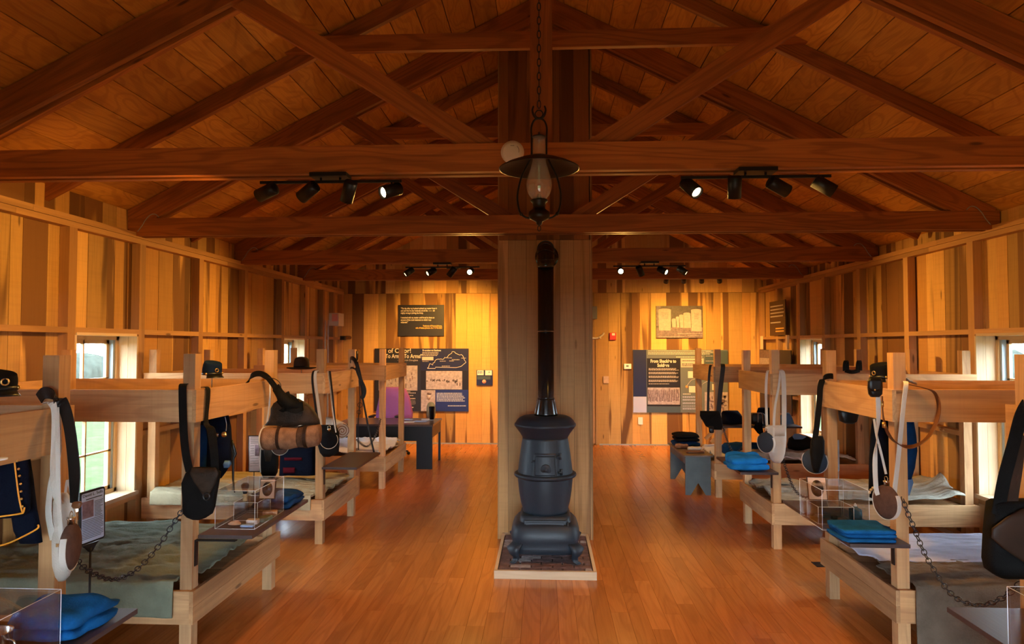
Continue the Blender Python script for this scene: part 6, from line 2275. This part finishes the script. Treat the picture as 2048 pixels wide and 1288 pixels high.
for k, bx in enumerate((651, 656.5)):
    m = MB()
    p, q = PX(bx, 640, -3.18), PX(bx - 0.3, 735, -3.18)
    m.tube([(p.x, p.y, p.z), (p.x, p.y, p.z - 0.02), (p.x, p.y, 0.9), (p.x, p.y, 0.002)], [0.003, 0.010, 0.014, 0.016], 10)
    one(m, 'pale_rod', 'strap_white', ('tall pale rod with bright tip leaning by the left wall', 'tall pale rod with bright tip, second along the left wall')[k], 'rod', (p.x, p.y, 0), 'tall pale rods by the left wall')

# right wall near the back corner
o = thing('quotation_sign', 'brown quotation sign with pale and amber lines on the right wall', 'sign', PX(1557, 636, XR))
ya, yb, z0, z1 = 9.80, 10.47, 1.737, 2.245
m = MB()
m.box(XR - 0.0135, XR - 0.0005, ya, yb, z0, z1, axis=2)
m.build('board', 'panel_brown', o)
m = MB()
for k, (y0_, y1_) in enumerate(((0.03, .88), (0.03, .9), (0.03, .92), (0.03, .86))):
    L_ = yb - ya
    m.board((XR - 0.0141, yb - L_ * y0_ - 0.02, z1 - 0.075 - 0.05 * k), (XR - 0.0141, yb - L_ * y1_, z1 - 0.075 - 0.05 * k), (0.0005, 0, 0), ZD * 0.009)
m.board((XR - 0.0141, yb - 0.04, z1 - 0.315), (XR - 0.0141, yb - 0.48, z1 - 0.315), (0.0005, 0, 0), ZD * 0.009)
m.build('printed_lines', 'print_text', o)
m = MB()
m.board((XR - 0.0141, yb - 0.26, z1 - 0.405), (XR - 0.0141, ya + 0.06, z1 - 0.405), (0.0005, 0, 0), ZD * 0.009)
m.board((XR - 0.0141, yb - 0.26, z1 - 0.445), (XR - 0.0141, ya + 0.06, z1 - 0.445), (0.0005, 0, 0), ZD * 0.009)
m.build('credit_lines', 'print_amber', o)
o = thing('exhibit_panel', 'exhibit panel with photograph and slate text half on the right wall by the corner', 'exhibit panel', (XR, 10.3, 0.9))
m = MB()
m.box(XR - 0.0135, XR - 0.0005, 9.60, 10.98, 0.62, 1.527, axis=1)
m.build('board', 'panel_slate', o)
m = MB()
m.box(XR - 0.0152, XR - 0.0137, 10.33, 10.97, 1.05, 1.40)
m.build('photograph', 'photo_pale', o)
m = MB()
m.box(XR - 0.0152, XR - 0.0137, 10.33, 10.97, 1.402, 1.52)
m.build('heading', 'photo_mid', o)
m = MB()
m.board((XR - 0.0144, 10.22, 1.30), (XR - 0.0144, 9.85, 1.30), (0.0005, 0, 0), ZD * 0.008)
m.board((XR - 0.0144, 10.22, 1.20), (XR - 0.0144, 9.80, 1.20), (0.0005, 0, 0), ZD * 0.006)
m.build('printed_lines', 'print_text', o)
for k, y in enumerate((9.72, 10.86)):
    m = MB()
    m.box(XR - 0.03, XR - 0.001, y - 0.03, y + 0.03, 1.535, 1.74, axis=2)
    one(m, 'hanging_cleat', 'pale_wood', ('pale wooden cleat above the corner panel on the right wall, window side', 'pale wooden cleat above the corner panel, next to the back wall')[k], 'cleat', (XR, y, 1.53), 'cleats above the corner panel')

# grey cables looping at the ends of the tie beams
for y, nm in zip(TY[1:], ('second', 'third', 'farthest')):
    for sx, sd in ((-1, 'left'), (1, 'right')):
        xe = XL if sx < 0 else XR
        m = MB()
        P = [Vector((xe - sx * a, y - 0.068, z)) for a, z in ((0.19, 2.63), (0.16, 2.655), (0.12, 2.65), (0.08, 2.61), (0.05, 2.56), (0.015, 2.515))]
        m.tube(smooth_path(P, 4), 0.0035, 6)
        one(m, 'cable', 'strap_grey', 'thin grey cable looping over the %s end of the %s tie beam' % (sd, nm), 'cable', (xe, y, 2.5), 'grey cables at the beam ends')
